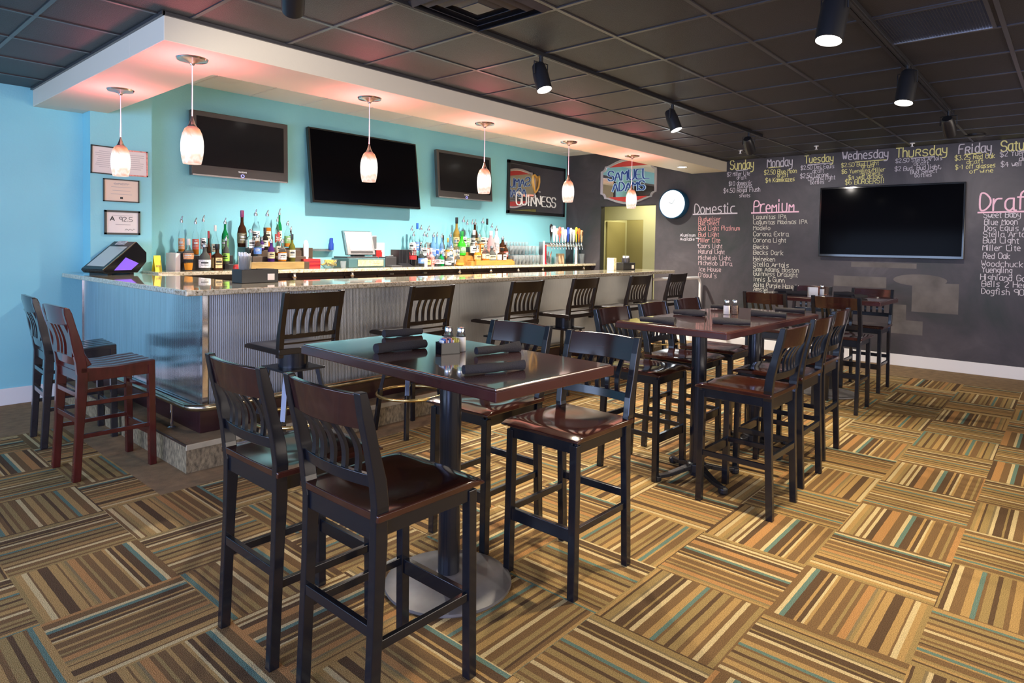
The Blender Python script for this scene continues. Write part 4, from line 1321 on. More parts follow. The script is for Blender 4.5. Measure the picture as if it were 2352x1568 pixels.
t = thing('tent_card', 'yellow folded card standing at the left end of the back counter', 'card', (2.46, 6.88, ZB), 0.2)
MB().add([(-0.035, -0.03, 0), (0.035, -0.03, 0), (0.035, 0, 0.15), (-0.035, 0, 0.15), (-0.035, 0.03, 0), (0.035, 0.03, 0), (-0.035, -0.028, 0), (0.035, -0.028, 0), (0.035, 0.028, 0), (-0.035, 0.028, 0)],
         [(0, 1, 2, 3), (3, 2, 5, 4), (0, 4, 5, 1)]).build('folded_card', M['yellow'], t)
for k in range(3):
    MB().box(-0.022 + 0.016 * k, -0.012 + 0.016 * k, -0.0255, -0.0245, 0.035, 0.055).build('print_mark', M['l_gold'], t)
simple('book', 'upright white book left of the black box on the back counter', 'book', MB().box(-0.02, 0.02, -0.10, 0.10, 0, 0.175).box(0.02, 0.027, -0.102, 0.102, 0, 0.178), M['paper'], (2.60, 6.86, ZB), 0.1, bevel=0.002)
t = thing('storage_box', 'black open box behind the leftmost whiskey bottles', 'box', (2.715, 6.86, ZB))
MB().box(-0.055, 0.06, -0.035, 0.06, 0, 0.19).build('body', M['black_plastic'], t, bevel=0.004)
simple('jar', 'small round red jar beside the tan-label bottle', 'jar', MB().lathe([(0.018, 0), (0.034, 0.008), (0.038, 0.028), (0.030, 0.050), (0.015, 0.058)], 18), M['red'], (3.165, 6.66, ZB), smooth=True)
t = thing('candle', 'white candle-shaped lamp at the right end of the oak riser', 'candle', (4.115, 6.90, ZB))
MB().lathe([(0.045, 0), (0.045, 0.10), (0.03, 0.11)], 18).build('holder', M['paper'], t, smooth=True)
MB().lathe([(0.028, 0.11), (0.032, 0.14), (0.032, 0.27), (0.022, 0.315), (0.006, 0.33)], 18).build('candle_body', M['white'], t, smooth=True)
for k in range(5):
    simple('menu_book', ['red bound menu lying at the bottom of the small stack', 'second red menu from the bottom of the stack', 'middle red menu of the small stack', 'fourth red menu up in the stack', 'top red menu of the stack beside the fruit bowl'][k], 'menu',
           MB().box(-0.105, 0.105, -0.08, 0.08, 0.003, 0.019).box(-0.107, 0.107, -0.082, 0.082, 0, 0.003).box(-0.107, 0.107, -0.082, 0.082, 0.019, 0.022), M['darkred'] if k % 2 else M['red'], (4.095, 6.80, ZB + 0.022 * k), random.uniform(-0.08, 0.08), 'stack of red menus')
t = thing('fruit_bowl', 'glass bowl heaped with yellow citrus wedges near the register', 'bowl', (4.335, 6.76, ZB))
MB().lathe([(0.05, 0), (0.055, 0.004), (0.09, 0.04), (0.118, 0.095), (0.122, 0.10), (0.112, 0.095), (0.085, 0.045), (0.05, 0.010)], 24).build('bowl', M['pint'], t, smooth=True)
rnd = random.Random(3)
fm = MB()
for k in range(46):
    a, rr_ = rnd.uniform(0, 2 * PI), rnd.uniform(0, 0.085)
    zz = 0.03 + rnd.uniform(0, 0.075) * (1 - rr_ / 0.16)
    fm.bar((rr_ * math.cos(a) - .014, rr_ * math.sin(a), zz), (rr_ * math.cos(a) + .016, rr_ * math.sin(a) + rnd.uniform(-.01, .01), zz + rnd.uniform(-.008, .012)), 0.018, 0.014)
w_ = fm.build('citrus_wedges', M['lemon'], None, bevel=0.003)
w_.location = (4.335, 6.76, ZB)
tag(w_, 'heap of cut lemon and orange wedges in the glass bowl', 'fruit', None, 'stuff')
simple('drinking_glass', 'small clear glass between the fruit bowl and the register', 'glass', MB().lathe([(0.030, 0), (0.037, 0.085), (0.035, 0.085), (0.028, 0.008), (0, 0.008)], 18, caps=False), M['pint'], (4.447, 6.62, ZB), smooth=True)
simple('wall_magnet', 'dark blue bottle-shaped magnet fixed on the turquoise wall', 'wall magnet', MB().lathe([(0.030, 0), (0.032, 0.01), (0.032, 0.075), (0.022, 0.10), (0.022, 0.15), (0.012, 0.155)], 14), M['blue'], (4.62, YB - 0.035, 1.40), smooth=True)
simple('shelf', 'small clear shelf fixed on the wall above the fruit bowl', 'shelf', MB().box(-0.14, 0.14, -0.07, 0.0, 0, 0.008).box(-0.14, 0.14, -0.008, 0.0, 0.008, 0.03), M['pint'], (4.50, YB - 0.002, 1.385))

# cash register on the back counter
t = thing('cash_register', 'grey point-of-sale register with a lit screen in the middle of the back counter', 'cash register', (4.80, 6.80, ZB))
MB().box(-0.26, 0.29, -0.16, 0.22, 0, 0.115).build('cash_drawer', M['teal_metal'], t, bevel=0.006)
MB().box(-0.13, 0.25, -0.168, -0.16, 0.02, 0.098).build('drawer_front', M['l_tan'], t)
MB().box(0.08, 0.20, -0.172, -0.168, 0.055, 0.068).build('drawer_print', M['l_pinkred'], t)
MB().box(-0.24, 0.22, -0.10, 0.20, 0.115, 0.135).build('base_tray', M['bezel'], t, bevel=0.006)
MB().box(-0.06, 0.10, 0.02, 0.10, 0.135, 0.22).build('neck', M['bezel'], t)
sc = MB()
n_, tp, dp = (0.17, 0.455), None, None
def tiltbox(mb, x0, x1, z0, z1, d0, d1, lean=0.30):
    vs = []
    for x in (x0, x1):
        for z in (z0, z1):
            for d in (d0, d1):
                vs.append((x, d + (z - 0.16) * lean, z))
    return mb.add(vs, [(0, 1, 3, 2), (4, 6, 7, 5), (0, 4, 5, 1), (2, 3, 7, 6), (0, 2, 6, 4), (1, 5, 7, 3)])
tiltbox(MB(), -0.22, 0.19, 0.155, 0.45, -0.09, -0.03).build('screen_housing', M['silver'], t, bevel=0.01)
tiltbox(MB(), -0.225, 0.195, 0.150, 0.455, -0.06, -0.02).build('screen_back', M['teal_metal'], t, bevel=0.01)
tiltbox(MB(), -0.175, 0.15, 0.215, 0.425, -0.0925, -0.089).build('screen', M['posscreen_lit'], t)
tiltbox(MB(), -0.175, 0.15, 0.178, 0.205, -0.0925, -0.089).build('button_bar', M['bezel'], t)
MB().box(0.20, 0.27, 0.0, 0.06, 0.23, 0.40).build('customer_display', M['silver'], t, bevel=0.004)
simple('paper_box', 'white paper packet standing behind the register', 'box', MB().box(-0.07, 0.07, -0.03, 0.03, 0, 0.31), M['paper'], (5.27, 7.02, ZB), bevel=0.003)
simple('tape_dispenser', 'red-topped grey dispenser right of the register', 'dispenser', MB().box(-0.05, 0.05, -0.04, 0.04, 0, 0.19).box(-0.045, 0.045, -0.035, 0.035, 0.19, 0.215), M['red'], (5.20, 6.96, ZB), bevel=0.003)
simple('receipt_printer', 'grey receipt printer right of the register', 'printer', MB().box(-0.08, 0.09, -0.08, 0.08, 0, 0.13).box(-0.05, 0.06, -0.06, -0.02, 0.13, 0.14), M['bezel'], (5.24, 6.80, ZB), bevel=0.008)
simple('card_holder', 'clear holder of folded green papers beside the black binders', 'paper holder', MB().box(-0.05, 0.05, -0.03, 0.03, 0, 0.15).box(-0.06, 0.06, -0.035, -0.03, 0, 0.10), M['l_grey'], (5.415, 6.90, ZB), bevel=0.002)
t = thing('card_terminal', 'flat grey card terminal lying in front of the binders', 'card terminal', (5.22, 6.62, ZB), 0.1)
MB().box(-0.09, 0.09, -0.05, 0.06, 0, 0.022).build('body', M['bezel'], t, bevel=0.004)
MB().box(-0.07, 0.05, -0.03, 0.04, 0.022, 0.026).build('keypad', M['silver'], t)
t = thing('calculator', 'dark calculator lying beside the black straw cup', 'calculator', (5.40, 6.62, ZB), -0.2)
MB().add([(-0.08, -0.06, 0), (0.08, -0.06, 0), (0.08, 0.07, 0), (-0.08, 0.07, 0), (-0.08, -0.06, 0.015), (0.08, -0.06, 0.015), (0.08, 0.07, 0.05), (-0.08, 0.07, 0.05)],
         [(0, 3, 2, 1), (4, 5, 6, 7), (0, 1, 5, 4), (1, 2, 6, 5), (2, 3, 7, 6), (3, 0, 4, 7)]).build('body', M['black_plastic'], t, bevel=0.003)
for k in range(4):
    simple('binder', ['leftmost black upright binder right of the register', 'second black upright binder', 'third black upright binder', 'black binder touching the straw cup'][k], 'binder', MB().box(-0.026, 0.026, -0.09, 0.09, 0, 0.225), M['black_plastic'], (5.42 + 0.056 * k, 6.84, ZB), 0, 'row of black binders', bevel=0.004)
t = thing('straw_cup', 'black cup of red and black straws at the left end of the clear bottles', 'cup', (5.54, 6.64, ZB))
MB().lathe([(0.040, 0), (0.046, 0.10), (0.050, 0.155), (0.047, 0.155), (0.04, 0.02), (0, 0.02)], 18, caps=False).build('cup', M['gloss_black'], t, smooth=True)
MB().lathe([(0.0478, 0.095), (0.0508, 0.15)], 18, caps=False).build('red_print', M['red'], t, smooth=True)
for k in range(8):
    a = 2 * PI * k / 8
    MB().tube([(0.02 * math.cos(a), 0.02 * math.sin(a), 0.03), (0.045 * math.cos(a + .5), 0.045 * math.sin(a + .5), 0.19 + 0.03 * (k % 3))], 0.0035, 6).build('straw', M['red'] if k % 2 else M['black_plastic'], t)
simple('jar', 'small white-capped shaker at the edge before the blue-label bottle', 'jar', MB().lathe([(0.02, 0), (0.022, 0.08), (0.024, 0.082), (0.022, 0.11), (0.01, 0.115)], 14), M['white'], (5.70, 6.56, ZB), smooth=True)
t = thing('mixer_jar', 'round orange jar in front of the bottles, left of the honey riser', 'jar', (6.37, 6.60, ZB))
MB().lathe([(0.045, 0), (0.055, 0.01), (0.058, 0.06), (0.05, 0.085), (0.05, 0.095)], 18).build('jar_body', M['g_gold'], t, smooth=True)
MB().lathe([(0.0585, 0.015), (0.0595, 0.05)], 18, caps=False).build('paper_label', M['orange'], t, smooth=True)

# stacked glasses: one of each kind, then copies
pg = MB().lathe([(0.030, 0), (0.033, 0.006), (0.042, 0.148), (0.0395, 0.148), (0.030, 0.012), (0.0, 0.010)], 16, caps=False).build('pint_glass', M['pint'], smooth=True, loc=(7.76, 6.76, ZB))
LB = 'clear pint glass standing in the packed rows left of the beer taps'
tag(pg, LB, 'glass', 'packed rows of pint glasses')
pg_first = True
for r2, y in enumerate((6.76, 6.86, 6.96)):
    for k in range(8):
        for lv in range(2 if r2 > 0 else 1):
            loc = (7.76 + 0.092 * k + 0.02 * r2, y, ZB + 0.152 * lv)
            if pg_first:
                pg_first = False
                continue
            c = pg.copy()
            COL.objects.link(c)
            c.location = loc
            c['label'] = '%s pint glass from the left, %s row%s, beside the beer taps' % (ORD[k], ('front', 'middle', 'back')[r2], ', stacked on top' if lv else '')
pg['label'] = 'leftmost pint glass from the left, front row, beside the beer taps'
wg = MB().lathe([(0.033, 0), (0.033, 0.003), (0.005, 0.008), (0.004, 0.07), (0.012, 0.08), (0.036, 0.12), (0.038, 0.155), (0.030, 0.185), (0.028, 0.185), (0.035, 0.15), (0.032, 0.12), (0.008, 0.084)], 16, caps=False).build('wine_glass', M['pint'], smooth=True, loc=(7.80, 7.08, ZB + 0.0))
tag(wg, 'clear stemmed glass in the back row behind the pint glasses', 'glass', 'stemmed glasses behind the pint glasses')
base_shelf = MB().box(7.72, 8.46, 7.03, 7.14, ZB, ZB + 0.18).build('glass_shelf', M['pint'])
tag(base_shelf, 'clear raised shelf holding the stemmed glasses against the wall', 'shelf')
wg.location.z = ZB + 0.182
for k in range(1, 9):
    c = wg.copy()
    COL.objects.link(c)
    c.location = (7.80 + 0.076 * k, 7.085, ZB + 0.182)
    c['label'] = '%s stemmed glass from the left on the clear shelf behind the pint glasses' % ORD[k]
wg['label'] = 'leftmost stemmed glass on the clear shelf behind the pint glasses'

# beer tap tower
t = thing('tap_tower', 'chrome beer tap tower with many colourful handles at the right end of the back counter', 'beer tap', (0, 0, 0))
MB().tube([(8.47, 6.80, 1.515), (9.58, 6.80, 1.515)], 0.036, 16).build('cross_pipe', M['chrome'], t, smooth=True)
MB().lathe([(0.055, 0), (0.055, 0.012), (0.044, 0.016), (0.044, 0.32)], 20, (9.46, 6.80, ZB)).build('right_column', M['chrome'], t, smooth=True)
MB().lathe([(0.055, 0), (0.055, 0.012), (0.040, 0.016), (0.040, 0.32)], 20, (8.54, 6.80, ZB)).build('left_column', M['darkred'], t, smooth=True)
MB().box(8.455, 8.475, 6.75, 6.85, ZB, 1.56).build('end_plate', M['silver'], t)
HC_ = [('gloss_black', 'white', .30, 1), ('white', 'white', .27, 0), ('white', 'l_orange', .23, 0), ('l_redlabel', 'gold', .26, 1), ('white', 'l_cream', .25, 0), ('white', 'white', .22, 0), ('blue', 'l_blue', .26, 0), ('white', 'l_grey', .25, 2), ('l_white', 'white', .22, 0),
       ('yellow', 'l_red', .27, 2), ('orange', 'l_orange', .25, 2), ('l_tan', 'l_brown', .22, 0)]
M['l_brown'] = mat('brown_label', (0.2, 0.08, 0.03), 0.5)
for k, (a, b, h, shp) in enumerate(HC_):
    x = 8.60 + 0.081 * k
    fa = MB().tube([(x, 6.77, 1.515), (x, 6.70, 1.515), (x, 6.685, 1.49), (x, 6.68, 1.44)], [0.012, 0.014, 0.012, 0.009], 10).lathe([(0.010, 0), (0.012, 0.02), (0.007, 0.045)], 10, (x, 6.705, 1.522)).build('faucet', M['chrome'], t, smooth=True)
    if shp == 1:
        pr_ = [(0.007, 0), (0.014, h * .25), (0.032, h * .5), (0.038, h * .8), (0.034, h * .92), (0.014, h)]
    elif shp == 2:
        pr_ = [(0.007, 0), (0.014, h * .2), (0.020, h * .5), (0.036, h * .72), (0.036, h * .9), (0.015, h)]
    else:
        pr_ = [(0.012, 0), (0.022, h * .1), (0.034, h * .7), (0.036, h * .92), (0.024, h)]
    hd = MB().lathe(pr_, 14, (x, 6.705, 1.565))
    hd.v = [(vx, 6.705 + (vy - 6.705) * 0.6, vz) for vx, vy, vz in hd.v]
    hd.build('tap_handle', M[a], t, smooth=True)
    MB().box(x - 0.016, x + 0.016, 6.684, 6.690, 1.565 + h * .55, 1.565 + h * .85).build('handle_badge', M[b], t)
simple('tip_jar', 'tall clear glass jar right of the tap column', 'jar', MB().lathe([(0.045, 0), (0.055, 0.17), (0.052, 0.17), (0.043, 0.008), (0, 0.008)], 18, caps=False), M['pint'], (9.58, 6.76, ZB), smooth=True)
simple('paper_bag', 'kraft paper packet under the tap tower', 'packet', MB().box(-0.09, 0.09, -0.03, 0.03, 0, 0.17), M['card_tan'], (9.15, 6.92, ZB), bevel=0.006)
simple('glass_mug', 'clear mug of red and white sticks under the taps', 'mug', MB().lathe([(0.045, 0), (0.048, 0.13), (0.044, 0.13), (0.04, 0.01), (0, 0.01)], 16, caps=False), M['pint'], (8.80, 6.90, ZB), smooth=True)
t = thing('straw_bundle', 'red and white sticks standing in the mug under the taps', 'straws', (8.80, 6.90, ZB + 0.012))
for k in range(9):
    a = 2 * PI * k / 9
    MB().tube([(0.02 * math.cos(a), 0.02 * math.sin(a), 0.0), (0.05 * math.cos(a + .3), 0.04 * math.sin(a + .3), 0.16 + 0.02 * (k % 3))], 0.005, 6).build('stick', M['l_redlabel'] if k % 2 else M['l_tan'], t)
simple('drinking_glass', 'clear glass on the counter left of the kraft packet', 'glass', MB().lathe([(0.040, 0), (0.045, 0.12), (0.042, 0.12), (0.038, 0.008), (0, 0.008)], 16, caps=False), M['pint'], (8.96, 6.86, ZB), smooth=True)
simple('menu_card', 'narrow white menu card standing just left of the tap tower', 'card', MB().box(-0.03, 0.03, -0.006, 0.006, 0, 0.385), M['l_cream'], (8.43, 6.72, ZB), 0.3)

# ------------------------------------------------------------------ on the front bar
t = thing('touch_terminal', 'black wedge-shaped touchscreen terminal on the left end of the bar', 'touchscreen terminal', (1.885, 6.50, 0), R(14))
WT = 0.34
MB().prism([(.015, 1.186), (-.01, 1.215), (.30, 1.475), (.395, 1.375), (.395, 1.29), (.31, 1.188)], 'y', 0, WT).build('housing', M['gloss_black'], t, bevel=0.005)
def onface(mb, u0, u1, y0, y1, d, lo=0.0005):
    """slab on the sloping front: u from bottom to top"""
    a, b = Vector((-.01, 0, 1.215)), Vector((.30, 0, 1.475))
    n = Vector((-(b.z - a.z), 0, b.x - a.x)).normalized()
    vs = []
    for dd in (lo, d):
        for u, y in ((u0, y0), (u1, y0), (u1, y1), (u0, y1)):
            p = a + (b - a) * u + n * dd
            vs.append((p.x, y, p.z))
    return mb.add(vs, [(3, 2, 1, 0), (4, 5, 6, 7), (0, 1, 5, 4), (1, 2, 6, 5), (2, 3, 7, 6), (3, 0, 4, 7)])
onface(MB(), 0.02, 0.98, 0.008, WT - 0.008, 0.006).build('bezel', M['black_plastic'], t)
onface(MB(), 0.12, 0.80, 0.040, WT - 0.035, 0.0075, 0.005).build('screen', M['posscreen'], t)
onface(MB(), 0.015, 0.985, 0.001, 0.007, 0.006).build('edge_strip', M['rail'], t)
MB().prism([(.09, 1.215), (.245, 1.215), (.315, 1.275), (.195, 1.33)], 'y', -0.004, 0.002).build('side_window', M['purple'], t)
MB().box(.05, .09, .03, WT - .03, ZT, 1.188).box(.25, .29, .03, WT - .03, ZT, 1.188).build('feet', M['black_plastic'], t)
onface(MB(), 0.86, 0.99, 0.12, 0.26, 0.010, 0.0062).build('printed_card', M['l_grey'], t)


def bar_caddy(x, y, rz, label):
    t = thing('bar_caddy', label, 'bar caddy', (x, y, ZT), rz)
    b = MB()
    W2, D2, H2, th = 0.155, 0.075, 0.105, 0.006
    b.box(-W2, W2, -D2, D2, 0, th)
    b.box(-W2, W2, -D2, -D2 + th, 0, H2).box(-W2, W2, D2 - th, D2, 0, H2).box(-W2, -W2 + th, -D2, D2, 0, H2).box(W2 - th, W2, -D2, D2, 0, H2)
    b.box(0.0, th, -D2, D2, 0, H2 - 0.01)
    b.build('tray', M['black_plastic'], t, bevel=0.003)
    MB().box(0.06, 0.12, -D2 - 0.001, -D2 + 0.0005, 0.02, 0.07).build('sticker', M['paper'], t)
    return t


bar_caddy(2.47, 4.88, 0.04, 'black plastic caddy on the near corner of the bar, left of the first swivel stool')
t = thing('straw_cup', 'clear cup packed with white straws in the near bar caddy', 'cup', (2.385, 4.885, ZT + 0.008))
MB().lathe([(0.038, 0), (0.052, 0.20), (0.050, 0.20), (0.036, 0.004)], 20, caps=False).build('cup', M['pint'], t, smooth=True)
for k in range(24):
    a, rr_ = 2 * PI * (k * 0.381), 0.036 * math.sqrt((k + .5) / 24)
    MB().tube([(rr_ * .8 * math.cos(a), rr_ * .8 * math.sin(a), 0.006), (rr_ * 1.25 * math.cos(a), rr_ * 1.25 * math.sin(a), 0.215 + 0.02 * ((k * 7) % 5) / 5)], 0.0052, 6).build('straw', M['white_frost'], t)
simple('napkin_stack', 'black bar napkins standing in the right half of the near caddy', 'napkins', MB().box(-0.05, 0.05, -0.05, 0.05, 0, 0.10), M['napkin'], (2.55, 4.88, ZT + 0.008), 0.04)
bar_caddy(7.86, 4.80, 0.0, 'small black caddy at the far end of the bar by the doorway')
t = thing('straw_cup', 'dark striped cup of white straws in the far bar caddy', 'cup', (7.90, 4.81, ZT + 0.008))
MB().lathe([(0.05, 0), (0.06, 0.16), (0.056, 0.16), (0.046, 0.006)], 18, caps=False).build('cup', M['bezel'], t, smooth=True)
for k in range(12):
    a = 2 * PI * (k * 0.381)
    MB().tube([(0.02 * math.cos(a), 0.02 * math.sin(a), 0.006), (0.04 * math.cos(a), 0.04 * math.sin(a), 0.19)], 0.007, 6).build('straw', M['white_frost'], t)
simple('menu_card', 'cream card box beside the far bar caddy', 'card', MB().box(-0.05, 0.05, -0.05, 0.05, 0, 0.17), M['l_cream'], (7.55, 4.82, ZT), 0.2, bevel=0.003)

# ================================================================== TELEVISIONS
def tv(name, label, loc, rotz, tilt, w, h, bez, chin, frame_m, scr_m, silver=False, logo=False, depth=0.06):
    t = thing(name, label, 'television', loc, rotz)
    t.rotation_euler = (tilt, 0, rotz)
    W2 = w / 2
    MB().box(-W2, W2, 0, depth, -h / 2, h / 2).build('casing', frame_m, t, bevel=0.006)
    MB().box(-W2 + bez, W2 - bez, -0.003, 0.001, -h / 2 + chin, h / 2 - bez).build('screen', scr_m, t)
    if silver:
        MB().box(-W2 + 0.01, W2 - 0.01, -0.004, 0.02, -h / 2 - 0.004, -h / 2 + 0.012).build('silver_strip', M['silver'], t)
    if logo:
        lm = MB()
        write(lm, 'SAMSUNG', lambda a, b, d: (-0.045 + a, -0.0015 - d, -h / 2 + chin * .60 + b), 0.09, 0.014, 0.004, jitter=0)
        lm.build('maker_name', M['white'], t)
        rg = [(0.018 * math.cos(a), -0.002, -h / 2 + chin * .28 + 0.016 * math.sin(a)) for a in [2 * PI * q / 14 for q in range(14)]]
        MB().tube(rg, 0.003, 6, closed=True).build('power_ring', mat('blue_power_light', (0.1, 0.1, 0.6), 0.3, emis=(0.35, 0.35, 1.0), estr=1.5), t)
    br = MB().box(-0.18, 0.18, depth, depth + 0.02, -0.15, 0.15)
    br.build('mount_plate', M['black_metal'], t)
    return t


tv('television', 'left grey-framed wall television behind the corner pendant', (3.395, 7.02, 2.53), 0, R(-1.5), 1.10, 0.685, 0.055, 0.11, M['bezel'], M['screen_soft'], True, True)
tv('television', 'largest television on the turquoise wall, thin black frame, in the middle', (5.10, 7.035, 2.445), 0, R(-7.5), 1.70, 0.935, 0.022, 0.030, M['gloss_black'], M['screen'])
tv('television', 'smallest television on the turquoise wall, right of the largest one', (6.875, 7.02, 2.53), 0, R(-4.5), 1.15, 0.70, 0.045, 0.10, M['bezel'], M['screen_soft'], True, True)
tv('television', 'large black television on the chalkboard wall', (9.565, 1.89, 1.885), R(-90), R(-1), 1.675, 0.955, 0.022, 0.035, M['gloss_black'], M['screen'])
for o_, (x, z) in zip(range(3), ((3.395, 2.5), (5.10, 2.42), (6.875, 2.5))):
    pass
for x, z, lb, yy in ((3.395, 2.53, 'behind the left television', 7.10), (5.10, 2.44, 'behind the largest television', 7.12), (6.875, 2.53, 'behind the smallest television', 7.10)):
    b_ = MB().box(-0.10, 0.10, 0, YB - yy - 0.001, -0.08, 0.08).build('wall_bracket', M['black_metal'], loc=(x, yy, z))
    tag(b_, 'black wall bracket ' + lb, 'bracket')
b_ = MB().box(0, XW - 9.646 + 0.0, -0.1, 0.1, -0.08, 0.08).build('wall_bracket', M['black_metal'], loc=(9.645, 1.89, 1.885))
tag(b_, 'black wall bracket behind the chalkboard-wall television', 'bracket')

# ================================================================== FRAMED CERTIFICATES
def cert(x0, x1, z0, z1, label, fm, pm, tilt=0.0, lines=8, rnd_seed=1, fw=0.010, extra=None):
    t = thing('framed_certificate', label, 'picture frame', ((x0 + x1) / 2, YC - 0.0005, (z0 + z1) / 2), 0, 'framed certificates on the turquoise corner wall')
    t.rotation_euler = (0, tilt, 0)
    W2, H2 = (x1 - x0) / 2, (z1 - z0) / 2
    f = MB().box(-W2, W2, -0.018, 0, H2 - fw, H2).box(-W2, W2, -0.018, 0, -H2, -H2 + fw).box(-W2, -W2 + fw, -0.018, 0, -H2, H2).box(W2 - fw, W2, -0.018, 0, -H2, H2)
    f.build('frame', fm, t)
    MB().box(-W2 + fw, W2 - fw, -0.010, -0.002, -H2 + fw, H2 - fw).build('sheet', pm, t)
    r_2 = random.Random(rnd_seed)
    p = MB()
    for k in range(lines):
        z = H2 * 0.62 - k * (2 * H2 * 0.62 / lines)
        w = W2 * r_2.uniform(0.35, 0.75)
        p.box(-w, w, -0.0108, -0.010, z - 0.0022, z + 0.0022)
    if lines:
        p.build('printed_lines', M['inkgrey'], t)
    return t


cert(1.902, 2.122, 2.108, 2.372, 'black-framed certificate left of and behind the leftmost pendant', M['black_plastic'], M['paper'], R(1.0), 9, 1)
cert(2.165, 2.388, 2.110, 2.358, 'pale-framed certificate right of and behind the leftmost pendant', M['l_pinkred'], M['paper'], R(-1.0), 8, 2, 0.012)
t = cert(2.003, 2.312, 1.853, 2.070, 'cream occupancy certificate, third frame down on the corner wall', M['black_plastic'], M['paper_cream'], 0, 4, 3)
cm = MB()
write(cm, 'CAPACITY', lambda a, b, d: (-0.06 + a, -0.0112 - d, 0.055 + b), 0.12, 0.018, 0.003, jitter=0)
cm.build('heading', M['inkgrey'], t)
MB().box(-0.012, 0.012, -0.0112, -0.010, -0.078, -0.060).build('seal', M['ink'], t)
t = cert(2.012, 2.320, 1.540, 1.772, 'lowest framed notice, marked A 92.5, above the touchscreen terminal', M['black_plastic'], M['paper'], 0, 0, 4, 0.018)
cm = MB()
write(cm, 'A', lambda a, b, d: (-0.105 + a, -0.0112 - d, 0.018 + b), 0.034, 0.038, 0.008, jitter=0, rounded=False)
write(cm, '92.5', lambda a, b, d: (-0.03 + a, -0.0112 - d, 0.012 + b), 0.115, 0.042, 0.0045, jitter=0)
cm.build('score', M['ink'], t)
MB().box(-0.06, 0.07, -0.0108, -0.010, -0.022, -0.016).box(-0.09, 0.09, -0.0108, -0.010, 0.066, 0.070).build('printed_lines', M['inkgrey'], t)
cm = MB()
cm.tube([(0.02 + 0.011 * k, -0.0115, -0.066 + 0.008 * ((k * 5) % 3 - 1)) for k in range(9)], 0.0012, 5)
cm.build('signature', M['ink'], t)

# ================================================================== MIRROR SIGNS
t = thing('mirror_sign', 'black-framed smoked mirror with gold harp and white GUINNESS lettering', 'mirror sign', (8.775, YB, 2.475))
W2, H2, fw = 0.795, 0.445, 0.055
MB().box(-W2, W2, -0.035, 0, H2 - fw, H2).box(-W2, W2, -0.035, 0, -H2, -H2 + fw).box(-W2, -W2 + fw, -0.035, 0, -H2, H2).box(W2 - fw, W2, -0.035, 0, -H2, H2).build('frame', M['black_plastic'], t, bevel=0.004)
MB().box(-W2 + fw, W2 - fw, -0.020, -0.004, -H2 + fw, H2 - fw).build('mirror', M['mirror_dark'], t)
gm = MB()
write(gm, 'G', lambda a, b, d: (-0.565 + a, -0.0205 - d, -0.29 + b), 0.13, 0.215, 0.026, jitter=0, serif=True, depth=0.001)
write(gm, 'UINNESS', lambda a, b, d: (-0.415 + a, -0.0205 - d, -0.285 + b), 0.94, 0.175, 0.024, jitter=0, serif=True, depth=0.001)
gm.build('lettering', M['chalk_ink'], t)
hp = MB()
hp.tube([(-0.135, -0.024, 0.235), (-0.13, -0.024, 0.13), (-0.10, -0.024, 0.02), (-0.07, -0.024, -0.055)], [0.018, 0.020, 0.018, 0.014], 8)
hp.tube([(-0.14, -0.024, 0.235), (-0.09, -0.024, 0.25), (-0.04, -0.024, 0.215), (0.02, -0.024, 0.22), (0.045, -0.024, 0.245)], [0.014, 0.02, 0.022, 0.02, 0.012], 8)
hp.tube([(0.04, -0.024, 0.23), (0.045, -0.024, 0.14), (0.02, -0.024, 0.04), (-0.03, -0.024, -0.03), (-0.07, -0.024, -0.06)], [0.014, 0.016, 0.016, 0.014, 0.012], 8)
for k in range(7):
    f = k / 7
    hp.tube([(-0.115 + 0.06 * f + 0.02, -0.023, 0.20 - 0.20 * f), (-0.06 + 0.09 * f, -0.023, 0.215)], 0.0018, 5)
hp.build('harp', M['gold'], t, smooth=True)
tm = MB()
write(tm, 'TM', lambda a, b, d: (0.03 + a, -0.0205 - d, -0.045 + b), 0.05, 0.022, 0.005, jitter=0)
tm.build('small_mark', M['chalk_ink'], t)

t = thing('mirror_sign', 'shaped pewter-framed mirror reading SAMUEL ADAMS above the doorway', 'mirror sign', (XW, 5.86, 2.625))
def sa_outline(s, dz=0.0):
    P = []
    W_, H_ = 0.555 * s, 0.285 * s
    # counter-clockwise in (y, z): right side is -y
    def arc(cy, cz, r, a0, a1, n=5):
        return [(cy + r * math.cos(a0 + (a1 - a0) * k / n), cz + r * math.sin(a0 + (a1 - a0) * k / n)) for k in range(n + 1)]
    q = 0.085 * s
    P += arc(W_, H_, q, -PI / 2, -PI, 4)             # notched corner (+y,+z)
    P += [(W_ - 0.14 * s, H_ + 0.005)]
    for k in range(1, 10):                            # upper lunette
        f = k / 10
        P.append(((W_ - 0.14 * s) * (1 - 2 * f), H_ + 0.115 * s * math.sin(PI * f)))
    P += [(-W_ + 0.14 * s, H_ + 0.005)]
    P += arc(-W_, H_, q, 0, -PI / 2, 4)
    P += arc(-W_, -H_, q, PI / 2, 0, 4)
    P += [(-W_ + 0.14 * s, -H_ - 0.005)]
    for k in range(1, 10):
        f = k / 10
        P.append((-(W_ - 0.14 * s) * (1 - 2 * f), -H_ - 0.105 * s * math.sin(PI * f)))
    P += [(W_ - 0.14 * s, -H_ - 0.005)]
    P += arc(W_, -H_, q, PI, PI / 2, 4)
    return P
oo, ii = sa_outline(1.0), sa_outline(0.925)
n_ = len(oo)
f = MB()
vs = [(-0.03, a, b) for a, b in oo] + [(-0.03, a, b) for a, b in ii] + [(0, a, b) for a, b in oo] + [(-0.018, a, b) for a, b in ii]
fs = []
for k in range(n_):
    j = (k + 1) % n_
    fs += [(k, j, n_ + j, n_ + k), (k, j, 2 * n_ + j, 2 * n_ + k), (n_ + k, n_ + j, 3 * n_ + j, 3 * n_ + k)]
f.add(vs, fs)
